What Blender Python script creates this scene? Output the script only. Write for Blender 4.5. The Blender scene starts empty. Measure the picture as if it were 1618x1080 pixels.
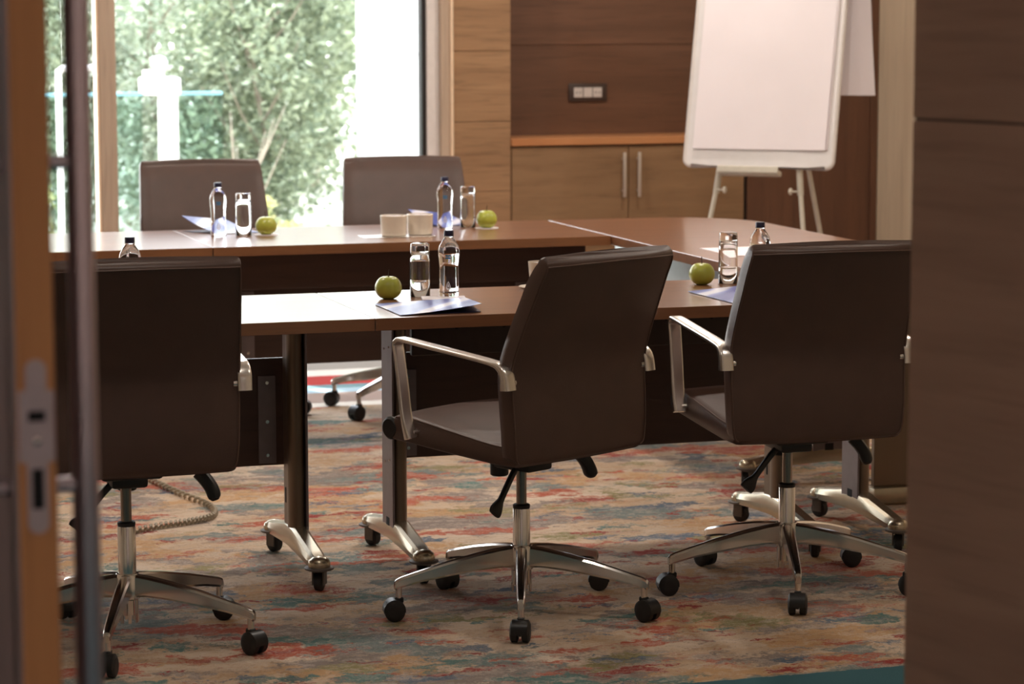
import bpy, bmesh, math, random
from mathutils import Vector, Matrix, noise
random.seed(7)
PI = math.pi
S = bpy.context.scene
COL = S.collection

# ------------------------------------------------------------------ camera
cam_d = bpy.data.cameras.new('camera')
cam = bpy.data.objects.new('camera', cam_d)
COL.objects.link(cam)
S.camera = cam
YAW, PITCH, ROLL, EYE = math.radians(17.5), math.atan(540 / 4300), math.radians(-0.12), 1.58
fw = Vector((math.sin(YAW) * math.cos(PITCH), math.cos(YAW) * math.cos(PITCH), -math.sin(PITCH)))
r0 = Vector((math.cos(YAW), -math.sin(YAW), 0))
u0 = r0.cross(fw)
rt = r0 * math.cos(ROLL) + u0 * math.sin(ROLL)
up = -r0 * math.sin(ROLL) + u0 * math.cos(ROLL)
m = Matrix((rt, up, -fw)).transposed().to_4x4()
m.translation = Vector((0, 0, EYE))
cam.matrix_world = m
cam_d.sensor_width = 36
cam_d.lens = 95.67
cam_d.clip_start = 0.05
cam_d.clip_end = 200
cam_d.dof.use_dof = True
cam_d.dof.focus_distance = 7.0
cam_d.dof.aperture_fstop = 5.6

# ------------------------------------------------------------------ view, sky, sun, big lamps
S.view_settings.view_transform = 'Standard'
S.view_settings.look = 'None'
S.view_settings.gamma = 1
S.view_settings.use_curve_mapping = False
S.view_settings.exposure = 0.62

world = bpy.data.worlds.new('sky')
S.world = world
world.use_nodes = True
wn = world.node_tree
for n in list(wn.nodes): wn.nodes.remove(n)
wo = wn.nodes.new('ShaderNodeOutputWorld')
wb = wn.nodes.new('ShaderNodeBackground')
wr = wn.nodes.new('ShaderNodeValToRGB')
wt = wn.nodes.new('ShaderNodeTexCoord')
ws = wn.nodes.new('ShaderNodeSeparateXYZ')
wr.color_ramp.elements[0].position = 0.0
wr.color_ramp.elements[0].color = (1.0, 0.965, 0.97, 1)
wr.color_ramp.elements[1].position = 0.9
wr.color_ramp.elements[1].color = (0.74, 0.82, 1.0, 1)
wn.links.new(wt.outputs['Generated'], ws.inputs[0])
wn.links.new(ws.outputs['Z'], wr.inputs[0])
wn.links.new(wr.outputs[0], wb.inputs[0])
wb.inputs[1].default_value = 6.0
wn.links.new(wb.outputs[0], wo.inputs[0])

def lamp(name, kind, loc, energy, color, **kw):
    d = bpy.data.lights.new(name, kind)
    d.energy = energy
    d.color = color
    for k, v in kw.items(): setattr(d, k, v)
    o = bpy.data.objects.new(name, d)
    o.location = loc
    COL.objects.link(o)
    return o

sun = lamp('sun', 'SUN', (0, 16, 12), 9.0, (1.0, 0.95, 0.87), angle=0.03)
sun.rotation_euler = Vector((0.30, -0.62, -0.86)).to_track_quat('-Z', 'Y').to_euler()
portal = lamp('window_portal', 'AREA', (1.3, 12.12, 1.4), 1.0, (1, 1, 1), shape='RECTANGLE', size=4.4, size_y=2.7)
portal.rotation_euler = (-PI / 2, 0, 0)
portal.data.cycles.is_portal = True

CEIL = 2.9
# ------------------------------------------------------------------ materials
def newmat(name):
    mt = bpy.data.materials.new(name)
    mt.use_nodes = True
    nt = mt.node_tree
    b = nt.nodes['Principled BSDF']
    return mt, nt, b

def lin(c):
    return tuple(((x / 255) / 12.92 if x / 255 <= 0.04045 else ((x / 255 + 0.055) / 1.055) ** 2.4) for x in c) + (1,)

def mat(name, rgb, rough=0.5, metal=0.0, var=0.12, scale=30.0, bump=0.0, bscale=200.0, coat=0.0, spec=0.5, stretch=(1, 1, 1)):
    mt, nt, b = newmat(name)
    c = lin(rgb)
    tc = nt.nodes.new('ShaderNodeTexCoord')
    mp = nt.nodes.new('ShaderNodeMapping')
    mp.inputs['Scale'].default_value = stretch
    nt.links.new(tc.outputs['Object'], mp.inputs[0])
    nz = nt.nodes.new('ShaderNodeTexNoise')
    nz.inputs['Scale'].default_value = scale
    nz.inputs['Detail'].default_value = 4
    nt.links.new(mp.outputs[0], nz.inputs['Vector'])
    rp = nt.nodes.new('ShaderNodeValToRGB')
    rp.color_ramp.elements[0].position = 0.3
    rp.color_ramp.elements[1].position = 0.7
    rp.color_ramp.elements[0].color = tuple(x * (1 - var) for x in c[:3]) + (1,)
    rp.color_ramp.elements[1].color = tuple(min(1, x * (1 + var)) for x in c[:3]) + (1,)
    nt.links.new(nz.outputs[0], rp.inputs[0])
    nt.links.new(rp.outputs[0], b.inputs['Base Color'])
    b.inputs['Roughness'].default_value = rough
    b.inputs['Metallic'].default_value = metal
    b.inputs['Specular IOR Level'].default_value = spec
    if coat:
        b.inputs['Coat Weight'].default_value = coat
        b.inputs['Coat Roughness'].default_value = 0.12
    if bump:
        nb = nt.nodes.new('ShaderNodeTexNoise')
        nb.inputs['Scale'].default_value = bscale
        nb.inputs['Detail'].default_value = 3
        nt.links.new(mp.outputs[0], nb.inputs['Vector'])
        bp = nt.nodes.new('ShaderNodeBump')
        bp.inputs['Strength'].default_value = bump
        bp.inputs['Distance'].default_value = 0.002
        nt.links.new(nb.outputs[0], bp.inputs['Height'])
        nt.links.new(bp.outputs[0], b.inputs['Normal'])
    return mt

def wood(name, a, bcol, rough=0.4, axis='X', scale=3.0, coat=0.0, dark=0.6):
    """veneer with fine grain running along one axis"""
    mt, nt, b = newmat(name)
    tc = nt.nodes.new('ShaderNodeTexCoord')
    mp = nt.nodes.new('ShaderNodeMapping')
    st = {'X': (1, 14, 14), 'Y': (14, 1, 14), 'Z': (14, 14, 1)}[axis]
    mp.inputs['Scale'].default_value = tuple(s * scale * 0.33 for s in st)
    nt.links.new(tc.outputs['Object'], mp.inputs[0])
    n1 = nt.nodes.new('ShaderNodeTexNoise')
    n1.inputs['Scale'].default_value = 1.6
    n1.inputs['Detail'].default_value = 6
    n1.inputs['Roughness'].default_value = 0.65
    nt.links.new(mp.outputs[0], n1.inputs['Vector'])
    r1 = nt.nodes.new('ShaderNodeValToRGB')
    e = r1.color_ramp.elements
    e[0].position = 0.3; e[0].color = lin(a)
    e[1].position = 0.68; e[1].color = lin(bcol)
    nt.links.new(n1.outputs[0], r1.inputs[0])
    n2 = nt.nodes.new('ShaderNodeTexNoise')
    n2.inputs['Scale'].default_value = 6.5
    n2.inputs['Detail'].default_value = 3
    nt.links.new(mp.outputs[0], n2.inputs['Vector'])
    r2 = nt.nodes.new('ShaderNodeValToRGB')
    r2.color_ramp.elements[0].position = 0.34; r2.color_ramp.elements[0].color = (dark, dark, dark, 1)
    r2.color_ramp.elements[1].position = 0.46; r2.color_ramp.elements[1].color = (1, 1, 1, 1)
    nt.links.new(n2.outputs[0], r2.inputs[0])
    mx = nt.nodes.new('ShaderNodeMix'); mx.data_type = 'RGBA'; mx.blend_type = 'MULTIPLY'
    mx.inputs[0].default_value = 0.8
    nt.links.new(r1.outputs[0], mx.inputs[6]); nt.links.new(r2.outputs[0], mx.inputs[7])
    nt.links.new(mx.outputs[2], b.inputs['Base Color'])
    b.inputs['Roughness'].default_value = rough
    if coat:
        b.inputs['Coat Weight'].default_value = coat
        b.inputs['Coat Roughness'].default_value = 0.15
    return mt

M = {}
M['leather'] = mat('brown_leather', (80, 57, 48), 0.42, var=0.08, scale=14, bump=0.25, bscale=420)
M['seam'] = mat('leather_piping', (92, 68, 58), 0.45, var=0.05)
M['chrome'] = mat('polished_aluminium', (224, 220, 216), 0.15, 1.0, var=0.05, scale=12)
M['satin'] = mat('satin_aluminium', (226, 220, 214), 0.27, 1.0, var=0.05, scale=20)
M['rod'] = mat('steel_rod', (150, 140, 130), 0.22, 1.0, var=0.05)
M['black'] = mat('black_plastic', (22, 21, 22), 0.42, var=0.2)
M['rubber'] = mat('wheel_rubber', (30, 29, 30), 0.6, var=0.15)
M['bronze'] = mat('bronze_metal', (122, 106, 90), 0.36, 0.75, var=0.06, scale=8, stretch=(1, 1, 0.1))
M['plate'] = mat('grey_steel_plate', (128, 118, 120), 0.4, 0.6, var=0.06)
M['foot'] = mat('cast_foot', (188, 176, 155), 0.27, 0.85, var=0.05)
M['disc'] = mat('grey_bumper', (95, 88, 82), 0.5, var=0.1)
M['ttop'] = wood('table_veneer', (122, 80, 52), (142, 95, 62), 0.32, 'X', 2.2, coat=0.6, dark=0.85)
M['tedge'] = wood('table_edge', (104, 70, 48), (122, 84, 58), 0.35, 'X', 2.0, coat=0.3, dark=0.85)
M['modesty'] = wood('modesty_veneer', (64, 43, 35), (76, 52, 42), 0.45, 'X', 2.0, dark=0.8)
M['apron'] = mat('apron_steel', (70, 60, 56), 0.45, 0.4, var=0.08)
M['endpanel'] = mat('grey_metal_panel', (176, 176, 186), 0.3, 0.6, var=0.04)
M['wallwood'] = wood('wall_veneer', (142, 108, 78), (166, 130, 96), 0.42, 'X', 2.4, dark=0.72)
M['niche'] = wood('niche_veneer', (94, 64, 46), (110, 76, 56), 0.45, 'X', 2.2, dark=0.8)
M['cabwood'] = wood('cabinet_veneer', (128, 98, 70), (150, 118, 86), 0.42, 'X', 2.4, dark=0.78)
M['tallwood'] = wood('tall_cabinet_veneer', (88, 58, 42), (104, 70, 50), 0.42, 'Z', 2.0, dark=0.8)
M['counter'] = wood('counter_edge', (176, 118, 76), (196, 138, 92), 0.35, 'X', 2.0, dark=0.85)
M['palewood'] = wood('pale_panel', (196, 176, 150), (214, 196, 170), 0.5, 'Z', 1.2, dark=0.88)
M['jamb'] = wood('window_jamb', (172, 150, 130), (192, 170, 150), 0.45, 'Z', 1.5, dark=0.85)
M['cream'] = mat('cream_lit_edge', (236, 208, 178), 0.5, var=0.05)  # bright edges of the window frame, light put into the colour
M['paleframe'] = mat('pale_frame', (222, 214, 210), 0.45, var=0.04)
M['dark'] = mat('dark_gap', (36, 30, 28), 0.7, var=0.1)
M['doorface'] = wood('door_face', (74, 50, 44), (90, 62, 54), 0.5, 'Z', 2.0, dark=0.85)
M['dooredge'] = wood('door_edge', (186, 122, 74), (206, 142, 90), 0.45, 'Z', 2.0, dark=0.85)
M['doorwood'] = wood('door_veneer', (178, 136, 116), (200, 156, 134), 0.5, 'X', 1.6, dark=0.85)
M['locksteel'] = mat('lock_steel', (190, 172, 174), 0.45, 0.3, var=0.06)
M['hole'] = mat('lock_hole', (14, 10, 10), 0.8, var=0.1)
M['bar'] = mat('brushed_bar', (226, 208, 212), 0.3, 0.9, var=0.05)
M['white'] = mat('white_paint', (232, 230, 226), 0.45, var=0.03)
M['board'] = mat('whiteboard_enamel', (226, 222, 222), 0.25, var=0.02)
M['boardframe'] = mat('board_frame', (214, 208, 204), 0.45, 0.0, var=0.04)
M['paper'] = mat('paper', (238, 230, 234), 0.7, var=0.02, scale=4)
M['easel'] = mat('easel_grey', (200, 194, 180), 0.4, 0.2, var=0.05)
M['ceramic'] = mat('cream_ceramic', (226, 214, 198), 0.25, var=0.03)
M['apple'] = mat('apple_skin', (176, 182, 72), 0.32, var=0.18, scale=12)
M['stem'] = mat('apple_stem', (60, 42, 22), 0.8)
M['cap'] = mat('navy_cap', (26, 26, 58), 0.35, var=0.1)
M['print_white'] = mat('white_print', (235, 235, 240), 0.5, var=0.02)
M['print_blue'] = mat('blue_print', (40, 120, 170), 0.5, var=0.05)
M['navy'] = mat('navy_card', (30, 32, 66), 0.4, var=0.08)
M['cable'] = mat('cable_sleeve', (170, 158, 138), 0.5, var=0.06)
M['ceiling'] = mat('ceiling_plaster', (226, 222, 214), 0.8, var=0.02)
M['plaster'] = mat('wall_plaster', (190, 174, 156), 0.8, var=0.03)
M['stone'] = mat('terrace_stone', (172, 170, 156), 0.8, var=0.08, scale=3)
M['render'] = mat('white_render', (238, 238, 236), 0.85, var=0.03, scale=2)
M['bark'] = mat('bark', (138, 126, 110), 0.9, var=0.25, scale=12)
M['corr'] = mat('corridor_wall', (206, 186, 176), 0.7, var=0.05)
M['socketgrey'] = mat('socket_frame', (62, 48, 42), 0.4, var=0.05)
M['socketwhite'] = mat('socket_insert', (205, 196, 190), 0.4, var=0.04)
M['silverhandle'] = mat('silver_handle', (200, 190, 180), 0.35, 0.5, var=0.04)

def emis(name, rgb, k):
    mt, nt, b = newmat(name)
    b.inputs['Base Color'].default_value = lin(rgb)
    b.inputs['Emission Color'].default_value = lin(rgb)
    b.inputs['Emission Strength'].default_value = k
    return mt
M['lampface'] = emis('lamp_diffuser', (255, 226, 190), 6)

def glassmat(name, ior, tint=(255, 255, 255), rough=0.0):
    mt, nt, b = newmat(name)
    b.inputs['Base Color'].default_value = lin(tint)
    b.inputs['Transmission Weight'].default_value = 1
    b.inputs['IOR'].default_value = ior
    b.inputs['Roughness'].default_value = rough
    return mt
M['glass'] = glassmat('clear_glass', 1.5)
M['water'] = glassmat('water_bottle_plastic', 1.33, (250, 252, 255))

def panemat(name, tint, k=0.06):
    mt, nt, b = newmat(name)
    nt.nodes.remove(b)
    out = nt.nodes['Material Output']
    t = nt.nodes.new('ShaderNodeBsdfTransparent'); t.inputs[0].default_value = tint
    g = nt.nodes.new('ShaderNodeBsdfGlossy'); g.inputs['Roughness'].default_value = 0.02
    lw = nt.nodes.new('ShaderNodeFresnel'); lw.inputs[0].default_value = 1.45
    mx = nt.nodes.new('ShaderNodeMixShader')
    nt.links.new(lw.outputs[0], mx.inputs[0]); nt.links.new(t.outputs[0], mx.inputs[1]); nt.links.new(g.outputs[0], mx.inputs[2])
    nt.links.new(mx.outputs[0], out.inputs['Surface'])
    return mt
M['pane'] = panemat('window_glass', (0.96, 0.98, 0.97, 1))
M['railglass'] = panemat('rail_glass', (0.86, 0.95, 0.94, 1))

def leafmat(name, dark, light):
    mt, nt, b = newmat(name)
    g = nt.nodes.new('ShaderNodeNewGeometry')
    r = nt.nodes.new('ShaderNodeValToRGB')
    r.color_ramp.elements[0].color = lin(dark); r.color_ramp.elements[1].color = lin(light)
    nt.links.new(g.outputs['Random Per Island'], r.inputs[0])
    nt.links.new(r.outputs[0], b.inputs['Base Color'])
    b.inputs['Roughness'].default_value = 0.5
    tr = nt.nodes.new('ShaderNodeBsdfTranslucent')
    nt.links.new(r.outputs[0], tr.inputs[0])
    mx = nt.nodes.new('ShaderNodeMixShader'); mx.inputs[0].default_value = 0.35
    nt.links.new(b.outputs[0], mx.inputs[1]); nt.links.new(tr.outputs[0], mx.inputs[2])
    nt.links.new(mx.outputs[0], nt.nodes['Material Output'].inputs['Surface'])
    return mt
M['leaf_a'] = leafmat('leaf_green', (100, 114, 92), (172, 180, 150))
M['leaf_b'] = leafmat('leaf_pale', (128, 142, 120), (204, 210, 190))
M['leaf_c'] = leafmat('leaf_yellow', (140, 150, 96), (214, 204, 140))

def folder_mat():
    mt, nt, b = newmat('brochure_cover')
    tc = nt.nodes.new('ShaderNodeTexCoord')
    mp = nt.nodes.new('ShaderNodeMapping'); mp.inputs['Rotation'].default_value = (0, 0, 0.6)
    nt.links.new(tc.outputs['Object'], mp.inputs[0])
    w = nt.nodes.new('ShaderNodeTexWave'); w.inputs['Scale'].default_value = 2.2; w.inputs['Distortion'].default_value = 2.5
    w.inputs['Detail'].default_value = 2
    nt.links.new(mp.outputs[0], w.inputs['Vector'])
    r = nt.nodes.new('ShaderNodeValToRGB')
    e = r.color_ramp.elements
    e[0].position = 0.3; e[0].color = lin((70, 84, 160))
    e[1].position = 0.95; e[1].color = lin((226, 226, 240))
    x = r.color_ramp.elements.new(0.7); x.color = lin((120, 134, 200))
    nt.links.new(w.outputs[0], r.inputs[0])
    nt.links.new(r.outputs[0], b.inputs['Base Color'])
    b.inputs['Roughness'].default_value = 0.35
    return mt
M['folder'] = folder_mat()

def carpet_mat():
    mt, nt, b = newmat('patterned_carpet')
    N, L = nt.nodes, nt.links
    tc = N.new('ShaderNodeTexCoord')
    def mapping(sc, off=(0, 0, 0)):
        mp = N.new('ShaderNodeMapping'); mp.inputs['Scale'].default_value = sc; mp.inputs['Location'].default_value = off
        L.new(warp.outputs[0], mp.inputs[0]); return mp
    # ragged domain warp
    nzw = N.new('ShaderNodeTexNoise'); nzw.inputs['Scale'].default_value = 18; nzw.inputs['Detail'].default_value = 6; nzw.inputs['Roughness'].default_value = 0.7
    L.new(tc.outputs['Object'], nzw.inputs['Vector'])
    sub = N.new('ShaderNodeVectorMath'); sub.operation = 'SUBTRACT'; sub.inputs[1].default_value = (0.5, 0.5, 0.5)
    L.new(nzw.outputs['Color'], sub.inputs[0])
    mul = N.new('ShaderNodeVectorMath'); mul.operation = 'MULTIPLY'; mul.inputs[1].default_value = (0.30, 0.16, 0)
    L.new(sub.outputs[0], mul.inputs[0])
    warp = N.new('ShaderNodeVectorMath'); warp.operation = 'ADD'
    L.new(tc.outputs['Object'], warp.inputs[0]); L.new(mul.outputs[0], warp.inputs[1])
    def noise_(sc, off, scale, det=5, rough=0.62):
        mp = mapping(sc, off)
        n = N.new('ShaderNodeTexNoise'); n.inputs['Scale'].default_value = scale; n.inputs['Detail'].default_value = det; n.inputs['Roughness'].default_value = rough
        L.new(mp.outputs[0], n.inputs['Vector']); return n
    def ramp(n, p0, p1, c0=(0, 0, 0, 1), c1=(1, 1, 1, 1)):
        r = N.new('ShaderNodeValToRGB')
        r.color_ramp.elements[0].position = p0; r.color_ramp.elements[1].position = p1
        r.color_ramp.elements[0].color = c0; r.color_ramp.elements[1].color = c1
        L.new(n.outputs[0], r.inputs[0]); return r
    def mix(fac, a, bb):
        mx = N.new('ShaderNodeMix'); mx.data_type = 'RGBA'
        if isinstance(fac, float): mx.inputs[0].default_value = fac
        else: L.new(fac, mx.inputs[0])
        for i, v in ((6, a), (7, bb)):
            if isinstance(v, tuple): mx.inputs[i].default_value = v
            else: L.new(v, mx.inputs[i])
        return mx.outputs[2]
    base = ramp(noise_((1, 1.6, 1), (0, 0, 0), 2.4), 0.36, 0.64, lin((184, 152, 120)), lin((212, 194, 176))).outputs[0]
    c = base
    layers = [((1.0, 1.5, 1), (3, 7, 0), 1.7, 0.53, 0.57, (190, 152, 112)),     # ochre
              ((1.0, 1.6, 1), (13, 2, 0), 2.1, 0.52, 0.55, (140, 128, 122)),    # warm grey
              ((1.0, 1.6, 1), (9, 21, 0), 1.9, 0.56, 0.585, (118, 130, 128)),    # grey blue
              ((1.0, 1.8, 1), (31, 5, 0), 2.6, 0.582, 0.604, (92, 124, 120)),   # teal
              ((1.0, 1.6, 1), (5, 41, 0), 2.2, 0.59, 0.62, (140, 132, 92)),     # olive
              ((1.0, 1.8, 1), (51, 11, 0), 2.8, 0.585, 0.605, (94, 108, 124)),   # blue
              ((1.0, 2.2, 1), (17, 61, 0), 2.7, 0.56, 0.585, (176, 92, 72)),     # rust
              ((1.0, 2.2, 1), (71, 33, 0), 3.2, 0.585, 0.605, (150, 60, 56))]    # red
    for sc, off, s, p0, p1, rgb in layers:
        c = mix(ramp(noise_(sc, off, s, 8, 0.66), p0, p1).outputs[0], c, lin(rgb))
    # pale scratchy veil over everything
    veil = ramp(noise_((1, 2.6, 1), (2, 2, 0), 15.0, 8, 0.85), 0.50, 0.56)
    vm = N.new('ShaderNodeMath'); vm.operation = 'MULTIPLY'; vm.inputs[1].default_value = 0.55
    L.new(veil.outputs[0], vm.inputs[0])
    c = mix(vm.outputs[0], c, lin((208, 192, 178)))
    dk = ramp(noise_((1, 2.6, 1), (22, 5, 0), 19.0, 8, 0.85), 0.53, 0.60)
    dm = N.new('ShaderNodeMath'); dm.operation = 'MULTIPLY'; dm.inputs[1].default_value = 0.62
    L.new(dk.outputs[0], dm.inputs[0])
    c = mix(dm.outputs[0], c, lin((108, 92, 86)))
    # woven borders: teal strip at the door, coloured stripes at the window, white sun strips painted in
    sp = N.new('ShaderNodeSeparateXYZ'); L.new(tc.outputs['Object'], sp.inputs[0])
    wob = N.new('ShaderNodeMath'); wob.operation = 'MULTIPLY_ADD'; wob.inputs[1].default_value = 0.03; 
    L.new(nzw.outputs[0], wob.inputs[0]); L.new(sp.outputs['Y'], wob.inputs[2])
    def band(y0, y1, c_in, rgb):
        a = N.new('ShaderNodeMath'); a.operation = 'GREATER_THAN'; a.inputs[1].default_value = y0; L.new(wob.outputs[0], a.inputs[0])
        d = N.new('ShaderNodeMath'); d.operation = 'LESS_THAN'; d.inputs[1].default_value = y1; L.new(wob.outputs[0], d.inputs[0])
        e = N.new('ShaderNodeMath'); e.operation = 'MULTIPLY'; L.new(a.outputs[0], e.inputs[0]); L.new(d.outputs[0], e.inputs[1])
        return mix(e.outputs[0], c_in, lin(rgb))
    c = band(-50, 5.80, c, (66, 104, 112))
    c = band(10.30, 10.41, c, (236, 232, 226))  # strip of sunlight painted as a near-white band
    c = band(10.41, 10.68, c, (168, 150, 144))
    c = band(10.68, 10.80, c, (176, 206, 226))
    c = band(10.80, 10.90, c, (120, 158, 170))
    c = band(10.90, 11.17, c, (186, 66, 64))
    c = band(11.17, 11.35, c, (238, 234, 230))  # second sun strip, also put into the carpet colour
    c = band(11.35, 11.70, c, (160, 156, 152))
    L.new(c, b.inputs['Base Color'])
    b.inputs['Roughness'].default_value = 0.95
    b.inputs['Specular IOR Level'].default_value = 0.1
    fb = N.new('ShaderNodeTexNoise'); fb.inputs['Scale'].default_value = 260; fb.inputs['Detail'].default_value = 2
    L.new(tc.outputs['Object'], fb.inputs['Vector'])
    bp = N.new('ShaderNodeBump'); bp.inputs['Strength'].default_value = 0.5; bp.inputs['Distance'].default_value = 0.004
    L.new(fb.outputs[0], bp.inputs['Height']); L.new(bp.outputs[0], b.inputs['Normal'])
    return mt
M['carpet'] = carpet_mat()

# ------------------------------------------------------------------ mesh helpers
R_ = math.radians
def BM(): return bmesh.new()

def obj(name, bm, material, parent=None, smooth=True, angle=35):
    me = bpy.data.meshes.new(name)
    bmesh.ops.recalc_face_normals(bm, faces=bm.faces)
    bm.to_mesh(me); bm.free()
    me.materials.append(M[material] if isinstance(material, str) else material)
    if smooth:
        me.polygons.foreach_set('use_smooth', [True] * len(me.polygons))
        me.set_sharp_from_angle(angle=math.radians(angle))
    o = bpy.data.objects.new(name, me)
    COL.objects.link(o)
    if parent is not None: o.parent = parent
    return o

def box(bm, x0, x1, y0, y1, z0, z1, bev=0.0, seg=2, rot=None):
    vs = [bm.verts.new((x, y, z)) for x in (x0, x1) for y in (y0, y1) for z in (z0, z1)]
    idx = [(0, 1, 3, 2), (4, 6, 7, 5), (0, 4, 5, 1), (2, 3, 7, 6), (0, 2, 6, 4), (1, 5, 7, 3)]
    fs = [bm.faces.new([vs[i] for i in f]) for f in idx]
    if rot is not None:
        bmesh.ops.transform(bm, matrix=rot, verts=vs)
    if bev > 0:
        es = list({e for f in fs for e in f.edges})
        bmesh.ops.bevel(bm, geom=es, offset=bev, segments=seg, profile=0.5, affect='EDGES')
    return bm

def B(*a, **k): return box(BM(), *a, **k)

def lathe(bm, prof, seg=24, c=(0, 0, 0), axis='Z', sx=1.0, sy=1.0):
    rings = []
    for r, z in prof:
        ring = []
        if r < 1e-6:
            p = {'Z': (0, 0, z), 'X': (z, 0, 0), 'Y': (0, z, 0)}[axis]
            ring = [bm.verts.new((p[0] + c[0], p[1] + c[1], p[2] + c[2]))]
        else:
            for i in range(seg):
                a = 2 * PI * i / seg
                u, v = r * math.cos(a) * sx, r * math.sin(a) * sy
                p = {'Z': (u, v, z), 'X': (z, u, v), 'Y': (u, z, v)}[axis]
                ring.append(bm.verts.new((p[0] + c[0], p[1] + c[1], p[2] + c[2])))
        rings.append(ring)
    for a, b in zip(rings, rings[1:]):
        if len(a) == 1 and len(b) == 1: continue
        for i in range(seg):
            j = (i + 1) % seg
            if len(a) == 1: bm.faces.new((a[0], b[i], b[j]))
            elif len(b) == 1: bm.faces.new((a[i], a[j], b[0]))
            else: bm.faces.new((a[i], a[j], b[j], b[i]))
    if len(rings[0]) > 1: bm.faces.new(rings[0])
    if len(rings[-1]) > 1: bm.faces.new(rings[-1])
    return bm

def loft(bm, secs, closed=True, caps=True):
    """secs: list of rings (lists of points) of the same length"""
    rings = [[bm.verts.new(p) for p in s] for s in secs]
    n = len(rings[0])
    for a, b in zip(rings, rings[1:]):
        for i in range(n if closed else n - 1):
            j = (i + 1) % n
            bm.faces.new((a[i], a[j], b[j], b[i]))
    if caps and closed:
        bm.faces.new(rings[0]); bm.faces.new(rings[-1])
    return bm

def smooth_path(pts, sub=6):
    """Catmull-Rom through the points"""
    P = [Vector(p) for p in pts]
    P = [P[0] * 2 - P[1]] + P + [P[-1] * 2 - P[-2]]
    out = []
    for i in range(1, len(P) - 2):
        for k in range(sub):
            t = k / sub
            a, b, c, d = P[i - 1], P[i], P[i + 1], P[i + 2]
            out.append(0.5 * ((2 * b) + (c - a) * t + (2 * a - 5 * b + 4 * c - d) * t * t + (3 * b - a - 3 * c + d) * t ** 3))
    out.append(P[-2])
    return out

def sweep(bm, path, w, t, side=Vector((1, 0, 0)), n=12, power=3.0):
    """sweep a rounded-rectangle (superellipse) section; w along side, t across. w,t scalars or lists"""
    path = [Vector(p) for p in path]
    secs = []
    for i, p in enumerate(path):
        d = (path[min(i + 1, len(path) - 1)] - path[max(i - 1, 0)]).normalized()
        s = (side - d * side.dot(d)).normalized()
        q = d.cross(s).normalized()
        wi = w[i] if isinstance(w, (list, tuple)) else w
        ti = t[i] if isinstance(t, (list, tuple)) else t
        ring = []
        for k in range(n):
            a = 2 * PI * (k + 0.5) / n
            ca, sa = math.cos(a), math.sin(a)
            ex = 2.0 / power
            u = math.copysign(abs(ca) ** ex, ca) * wi / 2
            v = math.copysign(abs(sa) ** ex, sa) * ti / 2
            ring.append(p + s * u + q * v)
        secs.append(ring)
    return loft(bm, secs)

def tube(bm, path, r, n=10):
    path = [Vector(p) for p in path]
    d0 = (path[1] - path[0]).normalized()
    side = Vector((0, 0, 1)) if abs(d0.z) < 0.9 else Vector((1, 0, 0))
    rr = [2 * x for x in r] if isinstance(r, (list, tuple)) else 2 * r
    return sweep(bm, path, rr, rr, side, n, 2.0)

def prism(bm, poly, z0, z1, bev=0.0, seg=2):
    a = [bm.verts.new((x, y, z0)) for x, y in poly]
    b = [bm.verts.new((x, y, z1)) for x, y in poly]
    fs = [bm.faces.new(a), bm.faces.new(b)]
    n = len(poly)
    for i in range(n):
        fs.append(bm.faces.new((a[i], a[(i + 1) % n], b[(i + 1) % n], b[i])))
    if bev:
        es = list(set(fs[0].edges) | set(fs[1].edges))
        bmesh.ops.bevel(bm, geom=es, offset=bev, segments=seg, profile=0.5, affect='EDGES')
    return bm

def thing(name, label, cat, loc=(0, 0, 0), rz=0.0, group=None, kind=None):
    o = bpy.data.objects.new(name, None)
    COL.objects.link(o)
    o.location = loc; o.rotation_euler = (0, 0, rz)
    o.empty_display_size = 0.1
    if label: o['label'] = label
    if cat: o['category'] = cat
    if group: o['group'] = group
    if kind: o['kind'] = kind
    return o

def tag(o, label, cat, group=None):
    o['label'] = label; o['category'] = cat
    if group: o['group'] = group
    return o

def struct(name, bm, material, smooth=False):
    o = obj(name, bm, material, None, smooth)
    o['kind'] = 'structure'
    return o

KIDS = {}
def children_of(o): return [c for c in bpy.data.objects if c.parent == o]

def copy_tree(src, loc, rz, label, group=None):
    def rec(o, par):
        c = o.copy(); COL.objects.link(c)
        if par is not None: c.parent = par
        for ch in children_of(o): rec(ch, c)
        return c
    r = rec(src, None)
    r.location = loc; r.rotation_euler = (0, 0, rz)
    r['label'] = label
    if group: r['group'] = group
    return r

def place_chair(o, loc, deg, base=0, dz=0.0):
    # the back swivels on the column; the five-star base keeps its own heading
    o.location = loc; o.rotation_euler = (0, 0, math.radians(deg))
    for ch in children_of(o):
        if ch.name.split('.')[0] in ('star_base', 'caster'): ch.rotation_euler = (0, 0, math.radians(base - deg))
        else: ch.location.z = dz          # seat height

# ------------------------------------------------------------------ room shell
XL, XR, YN, YF = -1.3, 5.73, 3.75, 12.2
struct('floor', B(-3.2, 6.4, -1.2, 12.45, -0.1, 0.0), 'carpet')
struct('ceiling', B(-3.2, 6.4, -1.2, 12.75, CEIL, CEIL + 0.1), 'ceiling')
struct('wall_left', B(XL - 0.15, XL, YN, YF + 0.4, 0, CEIL), 'plaster')
struct('wall_right', B(XR, XR + 0.15, YN, YF + 0.4, 0, CEIL), 'palewood')
# wall with the doorway
struct('wall_front', B(XL - 0.15, 0.32, YN, YN + 0.15, 0, CEIL), 'plaster')
struct('wall_front', B(1.97, XR + 0.15, YN, YN + 0.15, 0, CEIL), 'plaster')
struct('trim_1', B(0.32, 1.97, YN, YN + 0.15, 2.25, CEIL), 'doorwood')
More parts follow.
